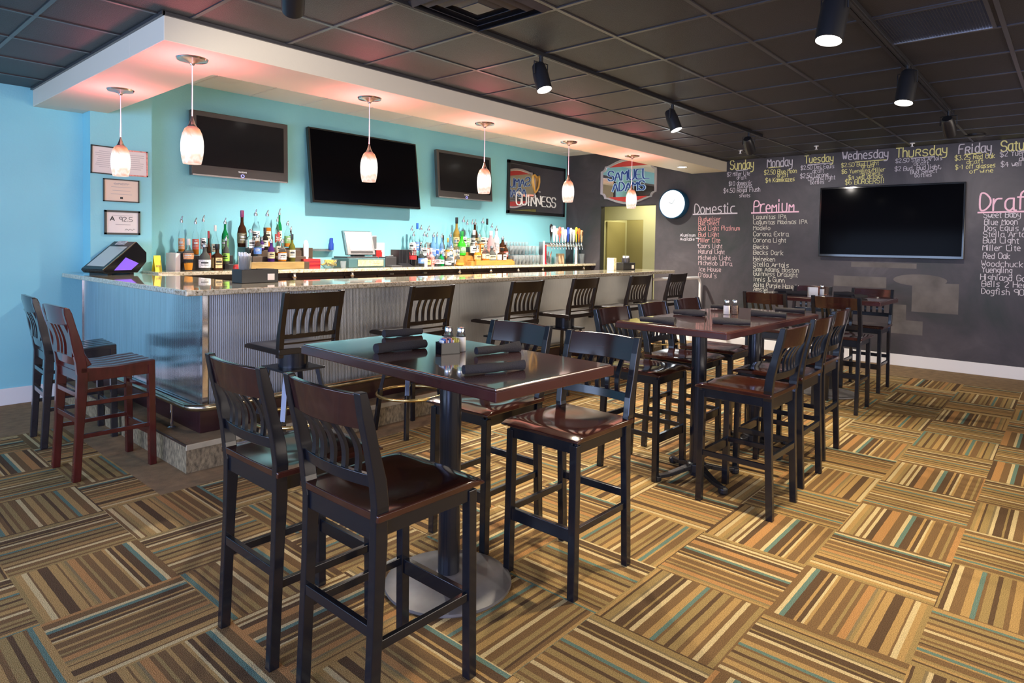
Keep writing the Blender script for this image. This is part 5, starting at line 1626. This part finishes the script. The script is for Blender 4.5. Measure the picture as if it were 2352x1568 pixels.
f.build('frame', M['pewter'], t, smooth=False)
MB().prism(sa_outline(0.93), 'x', -0.019, -0.003).build('mirror', M['mirror'], t)
def lune(sgn, m, nm):
    P = []
    H_ = 0.285 * .93
    for k in range(13):
        f_2 = k / 12
        P.append((0.385 * (1 - 2 * f_2), sgn * (H_ - 0.005 + 0.092 * math.sin(PI * f_2))))
    MB().prism(P, 'x', -0.0215, -0.0185).build(nm, m, t)
lune(1, M['sign_red'], 'upper_red_panel')
lune(-1, M['sign_red'], 'lower_red_panel')
for dm, thk, dx in (('sign_lblue', 0.040, 0.0), ('sign_blue', 0.021, 0.0015)):
    a1 = MB()
    write(a1, 'SAMUEL', lambda a, b, d, dx=dx: (-0.0205 - dx - d, 0.40 - a, 0.030 + b), 0.80, 0.165, thk, jitter=0, serif=True, depth=0.001)
    write(a1, 'ADAMS', lambda a, b, d, dx=dx: (-0.0205 - dx - d, 0.305 - a, -0.155 + b), 0.63, 0.150, thk, jitter=0, serif=True, depth=0.001)
    a1.build('lettering' if dx else 'lettering_outline', M[dm], t)

# lit round clock
t = thing('wall_clock', 'glowing round white clock in a deep blue drum beside the word Domestic', 'clock', (XW, 4.965, 2.205))
cyl = MB().lathe([(0.235, 0.0), (0.245, 0.01), (0.245, 0.10), (0.236, 0.125), (0.222, 0.125), (0.222, 0.118)], 40, caps=False)
cyl.v = [(-vz, vx, vy) for vx, vy, vz in cyl.v]
cyl.build('drum', M['clock_rim'], t, smooth=True)
fc = MB().lathe([(0.222, 0.10), (0.222, 0.119), (0.10, 0.121), (0, 0.121)], 40, caps=False)
fc.v = [(-vz, vx, vy) for vx, vy, vz in fc.v]
fc.build('face', M['clockglow'], t, smooth=True)
MB().bar((-0.124, 0.0, 0), (-0.124, -0.045, 0.075), 0.006, 0.008, up=(1, 0, 0)).build('minute_hand', M['ink'], t)
MB().bar((-0.124, 0.0, 0), (-0.124, 0.060, 0.030), 0.006, 0.012, up=(1, 0, 0)).build('hour_hand', M['ink'], t)
lg = MB()
write(lg, 'LAGER', lambda a, b, d: (-0.1225 - d, 0.09 - a, -0.085 + b), 0.17, 0.03, 0.006, jitter=0)
write(lg, 'v', lambda a, b, d: (-0.1225 - d, 0.06 - a, 0.0 + b), 0.05, 0.04, 0.006)
lg.build('face_lettering', M['inkgrey'], t)
light('POINT', 'clock_glow', (-0.20, 0, 0), 1.5, (0.8, 0.95, 1.0), parent=t, size=0.15)

# ================================================================== TABLES
def table(cx, cy, w, l, rz, label, base, spots):
    """w along local x, l along local y, top at 1.016"""
    t = thing('bar_table', label, 'table', (cx, cy, 0), rz, 'high mahogany tables')
    H_ = 1.016
    MB().box(-w / 2, w / 2, -l / 2, l / 2, H_ - 0.046, H_ - 0.008).build('table_edge', M['table_edge'], t, bevel=0.004, seg=2)
    MB().box(-w / 2 + 0.007, w / 2 - 0.007, -l / 2 + 0.007, l / 2 - 0.007, H_ - 0.012, H_).build('table_top', M['table'], t, bevel=0.005, seg=3)
    for (px, py) in spots:
        MB().lathe([(0.048, 0.02), (0.048, H_ - 0.06)], 28, (px, py, 0)).build('pole', M['pole'], t, smooth=True)
        MB().box(px - 0.17, px + 0.17, py - 0.17, py + 0.17, H_ - 0.058, H_ - 0.046).build('mount_plate', M['black_metal'], t)
        if base == 'disc':
            MB().lathe([(0.275, 0), (0.280, 0.006), (0.278, 0.016), (0.22, 0.026), (0.075, 0.036), (0.06, 0.05), (0.049, 0.055)], 48, (px, py, 0)).build('disc_base', M['castiron'], t, smooth=True)
        else:
            b = MB()
            for k in range(4):
                a = PI / 4 + k * PI / 2 + 0.25
                d = Vector((math.cos(a), math.sin(a), 0))
                o_ = Vector((px, py, 0))
                pts = [o_ + d * 0.02 + Vector((0, 0, .085)), o_ + d * 0.10 + Vector((0, 0, .062)), o_ + d * 0.20 + Vector((0, 0, .038)), o_ + d * 0.29 + Vector((0, 0, .030))]
                for i in range(3):
                    b.bar(pts[i], pts[i + 1], 0.050 - 0.006 * i, 0.030 - 0.003 * i, w2=0.044 - 0.006 * i, h2=0.027 - 0.003 * i)
                b.lathe([(0.022, 0), (0.030, 0.008), (0.030, 0.034), (0.018, 0.042)], 12, tuple(pts[3] - Vector((0, 0, .030))))
            b.lathe([(0.062, 0.045), (0.062, 0.095), (0.050, 0.105)], 20, (px, py, 0))
            b.build('four_foot_base', M['black_metal'], t, bevel=0.003)
    return t


table(1.935, 2.08, 0.69, 1.30, R(-2.0), 'nearest high table, mahogany top on one thick black pole and disc base', 'disc', [(0.0, -0.03)])
table(4.39, 1.86, 1.60, 0.76, R(-1.5), 'middle high table, longer mahogany top with two star-footed poles', 'star', [(-0.45, -0.04), (0.45, -0.04)])
table(7.25, 2.02, 0.72, 1.27, R(-1.0), 'farthest high table, below the big chalkboard-wall television', 'disc', [(-0.03, -0.10)])

# ================================================================== CHAIRS
def back_x(z):
    pts = [(0, -.216), (.62, -.190), (.70, -.192), (.80, -.204), (1.07, -.268)]
    for (z0, x0), (z1, x1) in zip(pts, pts[1:]):
        if z0 <= z <= z1:
            f = (z - z0) / (z1 - z0)
            return x0 + (x1 - x0) * f
    return pts[-1][1]


def curved_rail(mb, zlo, zhi, half, thick, bulge, xoff=0.0, dz=0.0, fx=back_x, arch=0.0, n=10):
    rings = []
    for k in range(n + 1):
        y = -half + 2 * half * k / n
        u = 1 - (y / half) ** 2
        b = -bulge * u
        zt = zhi + arch * u
        rings.append([(fx(zlo) + b + xoff - thick / 2, y, zlo + dz), (fx(zlo) + b + xoff + thick / 2, y, zlo + dz), (fx(zhi) + b + xoff + thick / 2, y, zt + dz), (fx(zhi) + b + xoff - thick / 2, y, zt + dz)])
    return mb.sweep(rings, 4)


def saddle_seat(mb, x0, x1, half, ztop, th, dish=0.010, taper=0.0, n=14):
    top, bot = [], []
    for i in range(n + 1):
        for j in range(n + 1):
            u, v = i / n, j / n
            x = x0 + (x1 - x0) * u
            hw = half * (1 - taper * (1 - u))
            y = -hw + 2 * hw * v
            yn = (v - .5) * 2
            d = dish * (math.cos(PI * yn) * .5 + .5) * math.exp(-((u - .42) / .33) ** 2) * 1.3
            ridge = 0.003 * math.exp(-(yn / .18) ** 2) * max(0, (u - .55) / .45)
            front = -0.014 * max(0, (u - .86) / .14) ** 2
            edge = -0.004 * max(0, (abs(yn) - .85) / .15) ** 2
            top.append((x, y, ztop - d + ridge + front + edge))
            bot.append((x, y, ztop - th))
    N = n + 1
    vs = top + bot
    fs = []
    for i in range(n):
        for j in range(n):
            a = i * N + j
            fs.append((a, a + 1, a + N + 1, a + N))
            b = a + N * N
            fs.append((b, b + N, b + N + 1, b + 1))
    for k in range(n):
        for a, b in ((k, k + 1), (n * N + k, n * N + k + 1)):
            fs.append((a, b, b + N * N, a + N * N))
        for a, b in ((k * N, (k + 1) * N), (k * N + n, (k + 1) * N + n)):
            fs.append((a, b, b + N * N, a + N * N))
    return mb.add(vs, fs)


def bar_chair(label):
    t = thing('bar_chair', label, 'bar chair')
    saddle_seat(MB(), -.215, .235, .215, .704, .026, .009).build('seat', M['seat'], t, smooth=True, bevel=0.003)
    for s in (-1, 1):
        MB().bar((.205, s * .182, 0), (.198, s * .178, .66), .036, .036).build('leg', M['frame'], t, bevel=0.003)
        zs = [0, .2, .42, .60, .66, .72, .80, .90, 1.0, 1.072]
        rings = []
        for z in zs:
            x = back_x(z)
            d = .046 if .5 < z < .85 else .038
            if z > 1.0:
                d = .028
            yo = s * (.186 if z < .7 else .196)
            rings.append([(x - d / 2, yo - .016, z), (x + d / 2, yo - .016, z), (x + d / 2, yo + .016, z), (x - d / 2, yo + .016, z)])
        MB().sweep(rings, 4).build('leg', M['frame'], t, bevel=0.003)
    fr = MB()
    for s in (-1, 1):
        fr.box(-.19, .20, s * .180 - .010, s * .180 + .010, .622, .680)
    fr.box(.190, .210, -.17, .17, .622, .680).box(-.205, -.180, -.18, .18, .612, .676)
    fr.build('seat_frame', M['frame'], t, bevel=0.002)
    MB().box(.192, .214, -.17, .17, .245, .300).build('stretcher', M['frame'], t, bevel=0.002)
    MB().box(-.218, -.198, -.18, .18, .325, .360).build('stretcher', M['frame'], t, bevel=0.002)
    for s in (-1, 1):
        MB().box(-.20, .20, s * .182 - .009, s * .182 + .009, .275, .305).build('stretcher', M['frame'], t, bevel=0.002)
    curved_rail(MB(), .958, 1.066, .186, .020, .030, arch=.004).build('crest_rail', M['crest'], t, smooth=True, bevel=0.003)
    curved_rail(MB(), .775, .815, .186, .018, .022).build('lower_back_rail', M['frame'], t, smooth=True, bevel=0.002)
    for k in range(5):
        y0 = -.118 + .059 * k
        rings = []
        for q in range(9):
            f = q / 8
            z = .808 + (.962 - .808) * f
            u = 1 - (y0 / .186) ** 2
            x = back_x(z) - (.022 + .008 * f) * u + .020 * math.sin(PI * f)
            w = .010 + .0015 * math.sin(PI * f)
            rings.append([(x - .006, y0 - w, z), (x + .006, y0 - w, z), (x + .006, y0 + w, z), (x - .006, y0 + w, z)])
        MB().sweep(rings, 4).build('slat', M['frame'], t, smooth=True)
    return t


first = bar_chair('dark bar chair with mahogany seat nearest the camera, its seat seen in full')
first.location = (1.355, 1.725, 0)
first['group'] = 'bar chairs at the high tables'
for x, y, rz, lb in [
    (1.335, 2.265, R(0), 'bar chair at the nearest table, behind and left of the foremost chair'),
    (2.400, 1.745, R(180), 'bar chair on the right side of the nearest table, its glossy red seat facing left'),
    (2.430, 2.300, R(181), 'bar chair at the far right of the nearest table, mostly hidden by its top'),
    (3.775, 1.445, R(89), 'bar chair at the near corner of the middle table, seen from behind'),
    (4.400, 1.480, R(90), 'second bar chair along the near side of the middle table'),
    (5.060, 1.540, R(91), 'third bar chair along the near side of the middle table, farthest of that row'),
    (3.860, 2.190, R(-91), 'bar chair on the bar side of the middle table, at its left end'),
    (4.465, 2.200, R(-89), 'middle bar chair on the bar side of the middle table'),
    (5.060, 2.210, R(-90), 'bar chair on the bar side of the middle table, at its far end'),
    (6.660, 1.660, R(0), 'bar chair at the farthest table, near side, seen from behind'),
    (6.660, 2.310, R(0), 'bar chair at the farthest table, left behind the middle table top'),
    (7.820, 1.720, R(180), 'bar chair at the farthest table against the chalk wall, near end'),
    (7.820, 2.350, R(180), 'bar chair at the farthest table against the chalk wall, far end'),
]:
    dup(first, (x, y, 0), rz, lb)


def swivel_stool(label):
    t = thing('swivel_stool', label, 'bar stool')
    dz = .105
    fx = lambda z: back_x(z - dz)
    saddle_seat(MB(), -.215, .245, .222, .815, .040, .010).build('seat', M['stoolwood'], t, smooth=True, bevel=0.003)
    for s in (-1, 1):
        rings = []
        for z in (.755, .80, .90, 1.0, 1.10, 1.178):
            x = fx(z) + .005
            d = .044 if z < 1.0 else .034
            rings.append([(x - d / 2, s * .203 - .017, z), (x + d / 2, s * .203 - .017, z), (x + d / 2, s * .203 + .017, z), (x - d / 2, s * .203 + .017, z)])
        MB().sweep(rings, 4).build('back_post', M['stoolwood'], t, bevel=0.003)
    curved_rail(MB(), 1.070, 1.172, .192, .020, .012, fx=fx).build('crest_rail', M['stoolwood'], t, smooth=True, bevel=0.003)
    curved_rail(MB(), .875, .905, .192, .018, .008, fx=fx).build('lower_back_rail', M['stoolwood'], t, smooth=True, bevel=0.002)
    curved_rail(MB(), .838, .850, .192, .016, .006, fx=fx).build('lower_back_rail', M['stoolwood'], t, smooth=True)
    for k in range(5):
        y0 = -.118 + .059 * k
        rings = []
        for q in range(9):
            f = q / 8
            z = .90 + (1.076 - .90) * f
            x = fx(z) - .010 + .018 * math.sin(PI * f)
            rings.append([(x - .006, y0 - .011, z), (x + .006, y0 - .011, z), (x + .006, y0 + .011, z), (x - .006, y0 + .011, z)])
        MB().sweep(rings, 4).build('slat', M['stoolwood'], t, smooth=True)
    MB().lathe([(.098, .655), (.098, .775)], 32).build('swivel_drum', M['pole'], t, smooth=True)
    MB().box(-.15, .15, -.15, .15, .640, .655).build('swivel_plate', M['black_metal'], t, bevel=0.002)
    for sx in (-1, 1):
        for sy in (-1, 1):
            MB().bar((sx * .115, sy * .115, .642), (sx * .165, sy * .165, .33), .034, .026).bar((sx * .165, sy * .165, .335), (sx * .195, sy * .195, 0), .034, .026).build('leg', M['frame'], t, bevel=0.002)
    MB().tube([(.262 * math.cos(a), .262 * math.sin(a), .300) for a in [2 * PI * q / 36 for q in range(36)]], .0125, 10, closed=True).build('foot_ring', M['brass'], t, smooth=True)
    return t


st0 = swivel_stool('nearest swivel stool at the bar, left of the nearest table top')
st0.location = (2.29, 3.99, 0)
st0.rotation_euler[2] = R(90)
st0['group'] = 'swivel stools along the bar'
for x, rz, lb in [(3.315, 90, 'second swivel stool along the bar, brass foot ring showing beside the table pole'), (4.46, 90, 'third swivel stool along the bar, above the hidden table chair'), (5.375, 90, 'fourth swivel stool along the bar, its drum and plate fully visible'),
                  (6.46, 90, 'fifth swivel stool along the bar, just left of the farthest one'), (7.37, 90, 'farthest swivel stool, overlapping the white tube rail')]:
    dup(st0, (x, 3.99, 0), R(rz), lb)


def wooden_stool(label, m, x, y, rz):
    """old school-house bar chair: wide slatted back, grooved plank seat, double stretchers"""
    t = thing('wooden_bar_chair', label, 'bar chair', (x, y, 0), rz, 'old wooden bar chairs at the left end of the bar')
    W = .195
    top, n = [], 26
    vs, fs = [], []
    for i in (0, 1, 2, 3, 4):
        u = i / 4
        for j in range(n + 1):
            v = j / n
            yy = -.215 + .43 * v
            g_ = 0.004 * abs(math.sin(PI * v * 5))
            x_ = -.20 + .425 * u
            z_ = .700 + g_ - .012 * math.sin(PI * min(1, u * 1.15)) + (0.0)
            vs.append((x_, yy, z_))
    for i in (0, 1, 2, 3, 4):
        for j in range(n + 1):
            x_, yy, _ = vs[i * (n + 1) + j]
            vs.append((x_, yy, .672))
    K = 5 * (n + 1)
    for i in range(4):
        for j in range(n):
            a = i * (n + 1) + j
            fs += [(a, a + 1, a + n + 2, a + n + 1), (a + K, a + K + n + 1, a + K + n + 2, a + K + 1)]
    for j in range(n):
        for a in (j, 4 * (n + 1) + j):
            fs.append((a, a + 1, a + 1 + K, a + K))
    for i in range(4):
        for a in (i * (n + 1), i * (n + 1) + n):
            fs.append((a, a + n + 1, a + n + 1 + K, a + K))
    MB().add(vs, fs).build('seat', m, t, smooth=True)
    for s in (-1, 1):
        MB().bar((.215, s * W, 0), (.205, s * W, .674), .042, .042).build('leg', m, t, bevel=0.004)
        rings = []
        for z in (0, .3, .55, .66, .74, .85, .95, 1.04, 1.075):
            x_ = {0: -.225, .3: -.208, .55: -.195, .66: -.192, .74: -.200, .85: -.222, .95: -.245, 1.04: -.268, 1.075: -.277}[z]
            d = .058 if .5 < z < .9 else .044
            if z > 1.06:
                d = .03
            rings.append([(x_ - d / 2, s * W - .020, z), (x_ + d / 2, s * W - .020, z), (x_ + d / 2, s * W + .020, z), (x_ - d / 2, s * W + .020, z)])
        MB().sweep(rings, 4).build('leg', m, t, bevel=0.005)
        # arm-like rise of the seat side into the post
        MB().bar((-.16, s * .19, .705), (-.20, s * .19, .80), .026, .05, w2=.02, h2=.03).build('seat_horn', m, t, bevel=0.006)
    fx = lambda z: -.192 - (z - .66) * .205
    curved_rail(MB(), .965, 1.078, W, .024, .026, fx=fx, arch=.010).build('crest_rail', m, t, smooth=True, bevel=0.004)
    curved_rail(MB(), .715, .775, W, .022, .018, fx=fx).build('lower_back_rail', m, t, smooth=True, bevel=0.003)
    for y0, w in ((-.138, .085), (-.032, .022), (.032, .022), (.138, .085)):
        rings = []
        for q in range(9):
            f = q / 8
            z = .77 + .20 * f
            x_ = fx(z) - .020 + .014 * math.sin(PI * f)
            rings.append([(x_ - .007, y0 - w / 2, z), (x_ + .007, y0 - w / 2, z), (x_ + .007, y0 + w / 2, z), (x_ - .007, y0 + w / 2, z)])
        MB().sweep(rings, 4).build('slat', m, t, smooth=True)
    f = MB()
    for s in (-1, 1):
        f.box(-.19, .21, s * W - .012, s * W + .012, .612, .675)
    f.box(.193, .217, -.18, .18, .612, .675).box(-.205, -.181, -.18, .18, .612, .672)
    f.build('seat_frame', m, t, bevel=0.003)
    for s in (-1, 1):
        for z in (.26, .46):
            MB().box(-.205, .21, s * W - .011, s * W + .011, z, z + .026).build('stretcher', m, t, bevel=0.003)
    MB().box(.198, .222, -.18, .18, .20, .255).build('stretcher', m, t, bevel=0.003)
    MB().box(.200, .220, -.18, .18, .50, .525).build('stretcher', m, t, bevel=0.003)
    MB().box(-.222, -.200, -.18, .18, .36, .395).build('stretcher', m, t, bevel=0.003)
    MB().box(-.220, -.200, -.18, .18, .52, .55).build('stretcher', m, t, bevel=0.003)
    return t


wooden_stool('worn red mahogany wooden bar chair at the left end of the bar', M['redwood'], 1.395, 4.79, R(2))
wooden_stool('worn black wooden bar chair against the turquoise wall, behind the red one', M['blackwood'], 1.445, 5.66, R(-3))

# ================================================================== ON THE TABLES
TT = 1.016
def napkin(ax, ay, bx, by, label, z=TT, seed=0):
    r2 = random.Random(seed)
    a, b = Vector((ax, ay, 0)), Vector((bx, by, 0))
    L_ = (b - a).length
    n = 14
    rings = []
    for k in range(n + 1):
        f = k / n
        rad = 0.0215 * (1 + 0.16 * math.sin(3 * f + seed) + 0.05 * math.sin(11 * f + seed))
        rad *= (0.93 + 0.12 * f) * (1 + 0.10 * math.sin(2.2 * PI * f + seed * 1.7))
        off = 0.004 * math.sin(5 * f + seed)
        rr_ = []
        for q in range(16):
            th = 2 * PI * q / 16
            rq = rad * (1 + 0.05 * math.sin(3 * th + 4 * f + seed) + (0.10 if q == 5 else 0))
            rr_.append((L_ * f - L_ / 2, off + rq * math.cos(th), max(0.0006, 0.0205 + rq * math.sin(th) * .92)))
        rings.append(rr_)
    mb = MB()
    # spiral ends: push the end rings inwards
    e0 = [(x + 0.010, y * .45, 0.0205 + (z_ - 0.0205) * .45) for x, y, z_ in rings[0]]
    e1 = [(x - 0.010, y * .45, 0.0205 + (z_ - 0.0205) * .45) for x, y, z_ in rings[-1]]
    mb.sweep([e0] + rings + [e1], 16)
    o = mb.build('rolled_napkin', M['napkin'], smooth=True)
    c = (a + b) / 2
    o.location = (c.x, c.y, z)
    o.rotation_euler[2] = math.atan2(b.y - a.y, b.x - a.x)
    fl_ = MB().add([(-0.05, -0.020, 0.0008), (0.045, -0.020, 0.0008), (0.030, -0.036, 0.0008), (-0.02, -0.030, 0.0008), (-0.05, -0.020, 0.0035), (0.045, -0.020, 0.0035), (0.030, -0.036, 0.0030), (-0.02, -0.030, 0.0030)],
                   [(3, 2, 1, 0), (4, 5, 6, 7), (0, 1, 5, 4), (1, 2, 6, 5), (2, 3, 7, 6), (3, 0, 4, 7)]).build('loose_corner', M['napkin'], o)
    return tag(o, label, 'rolled napkin', 'black cloth napkins rolled around cutlery')


napkin(1.711, 2.290, 1.965, 2.262, 'rolled black napkin at the left edge of the nearest table', seed=1)
napkin(2.020, 2.640, 2.235, 2.600, 'rolled black napkin at the far end of the nearest table', seed=2)
napkin(1.655, 1.688, 1.895, 1.600, 'rolled black napkin in the foreground corner of the nearest table', seed=3)
napkin(1.990, 1.955, 2.210, 1.900, 'rolled black napkin right of the salt shakers on the nearest table', seed=4)
napkin(3.655, 2.105, 3.690, 1.880, 'rolled napkin at the left end of the middle table, bar side', seed=5)
napkin(4.265, 2.185, 4.285, 1.950, 'rolled napkin in the middle of the bar side of the middle table', seed=6)
napkin(3.930, 1.745, 4.010, 1.530, 'rolled napkin at the near edge of the middle table, left one', seed=7)
napkin(4.610, 1.755, 4.645, 1.520, 'rolled napkin at the near edge of the middle table, right one', seed=8)
napkin(5.060, 1.740, 5.085, 1.530, 'rolled napkin at the far right end of the middle table', seed=9)
napkin(4.90, 2.190, 4.97, 1.990, 'rolled napkin behind the shakers of the middle table', seed=10)
napkin(7.40, 2.56, 7.41, 2.38, 'leftmost rolled napkin on the farthest table', seed=11)
napkin(7.12, 2.34, 7.17, 2.14, 'rolled napkin on the farthest table left of the white holder', seed=12)
napkin(7.42, 1.95, 7.47, 1.76, 'rolled napkin on the farthest table right of the white holder', seed=13)
napkin(7.10, 1.68, 7.26, 1.60, 'rolled napkin at the near right end of the farthest table', seed=14)


def shaker(x, y, fill, label, h=0.115, z=TT):
    t = thing('shaker', label, 'salt or pepper shaker', (x, y, z), 0, 'glass salt and pepper shakers')
    MB().lathe([(0.020, 0), (0.0225, 0.004), (0.0225, h * .64), (0.0165, h * .75), (0.0165, h * .78)], 12)  .build('glass_jar', M['g_clear'], t, smooth=True)
    MB().lathe([(0.0205, 0.001), (0.0229, 0.004), (0.0229, h * .58)], 12).build('contents', fill, t, smooth=True)
    MB().lathe([(0.0172, h * .77), (0.0178, h * .90), (0.015, h * .95), (0.0, h * .97)], 14, caps=False).build('metal_cap', M['chrome'], t, smooth=True)


M['salt'] = mat('white_salt', (0.85, 0.84, 0.80), 0.8)
M['pepper'] = mat('ground_pepper', (0.25, 0.18, 0.13), 0.9, var=0.4, vscale=120)
t = thing('sugar_caddy', 'small black box of sugar packets on the nearest table', 'sugar caddy', (1.945, 2.085, TT), R(-20))
b = MB()
b.box(-.045, .045, -.033, .033, 0, .003).box(-.045, .045, -.033, -.030, 0, .050).box(-.045, .045, .030, .033, 0, .050).box(-.045, -.042, -.033, .033, 0, .050).box(.042, .045, -.033, .033, 0, .050)
b.build('holder', M['gloss_black'], t)
for k, c in enumerate(['l_white', 'l_blue', 'l_pinkred', 'l_white', 'l_blue', 'l_pinkred', 'l_white', 'l_yellow', 'l_yellow', 'l_yellow']):
    x0 = -.036 + .0078 * k
    nm = 'sugar_packet'
    MB().bar((x0, 0.0, .004), (x0 + 0.006, 0.002 * (k % 3), .060 + .004 * (k % 3)), .003, .050, up=(0, 1, 0)).build(nm, M[c], t)
shaker(1.990, 2.130, M['pepper'], 'pepper shaker standing behind the sugar caddy on the nearest table')
shaker(2.020, 2.080, M['salt'], 'salt shaker touching the sugar caddy on the nearest table')
shaker(4.555, 1.915, M['salt'], 'left shaker, filled with white salt, on the middle table')
shaker(4.615, 1.880, M['pepper'], 'right shaker, filled with brown pepper, on the middle table')
t = thing('sugar_caddy', 'white packet holder on the farthest table', 'sugar caddy', (7.27, 2.115, TT), R(30))
MB().box(-.03, .03, -.045, .045, 0, .085).build('packets', M['white'], t, bevel=0.003)
shaker(7.31, 2.035, M['salt'], 'shaker beside the white holder on the farthest table')
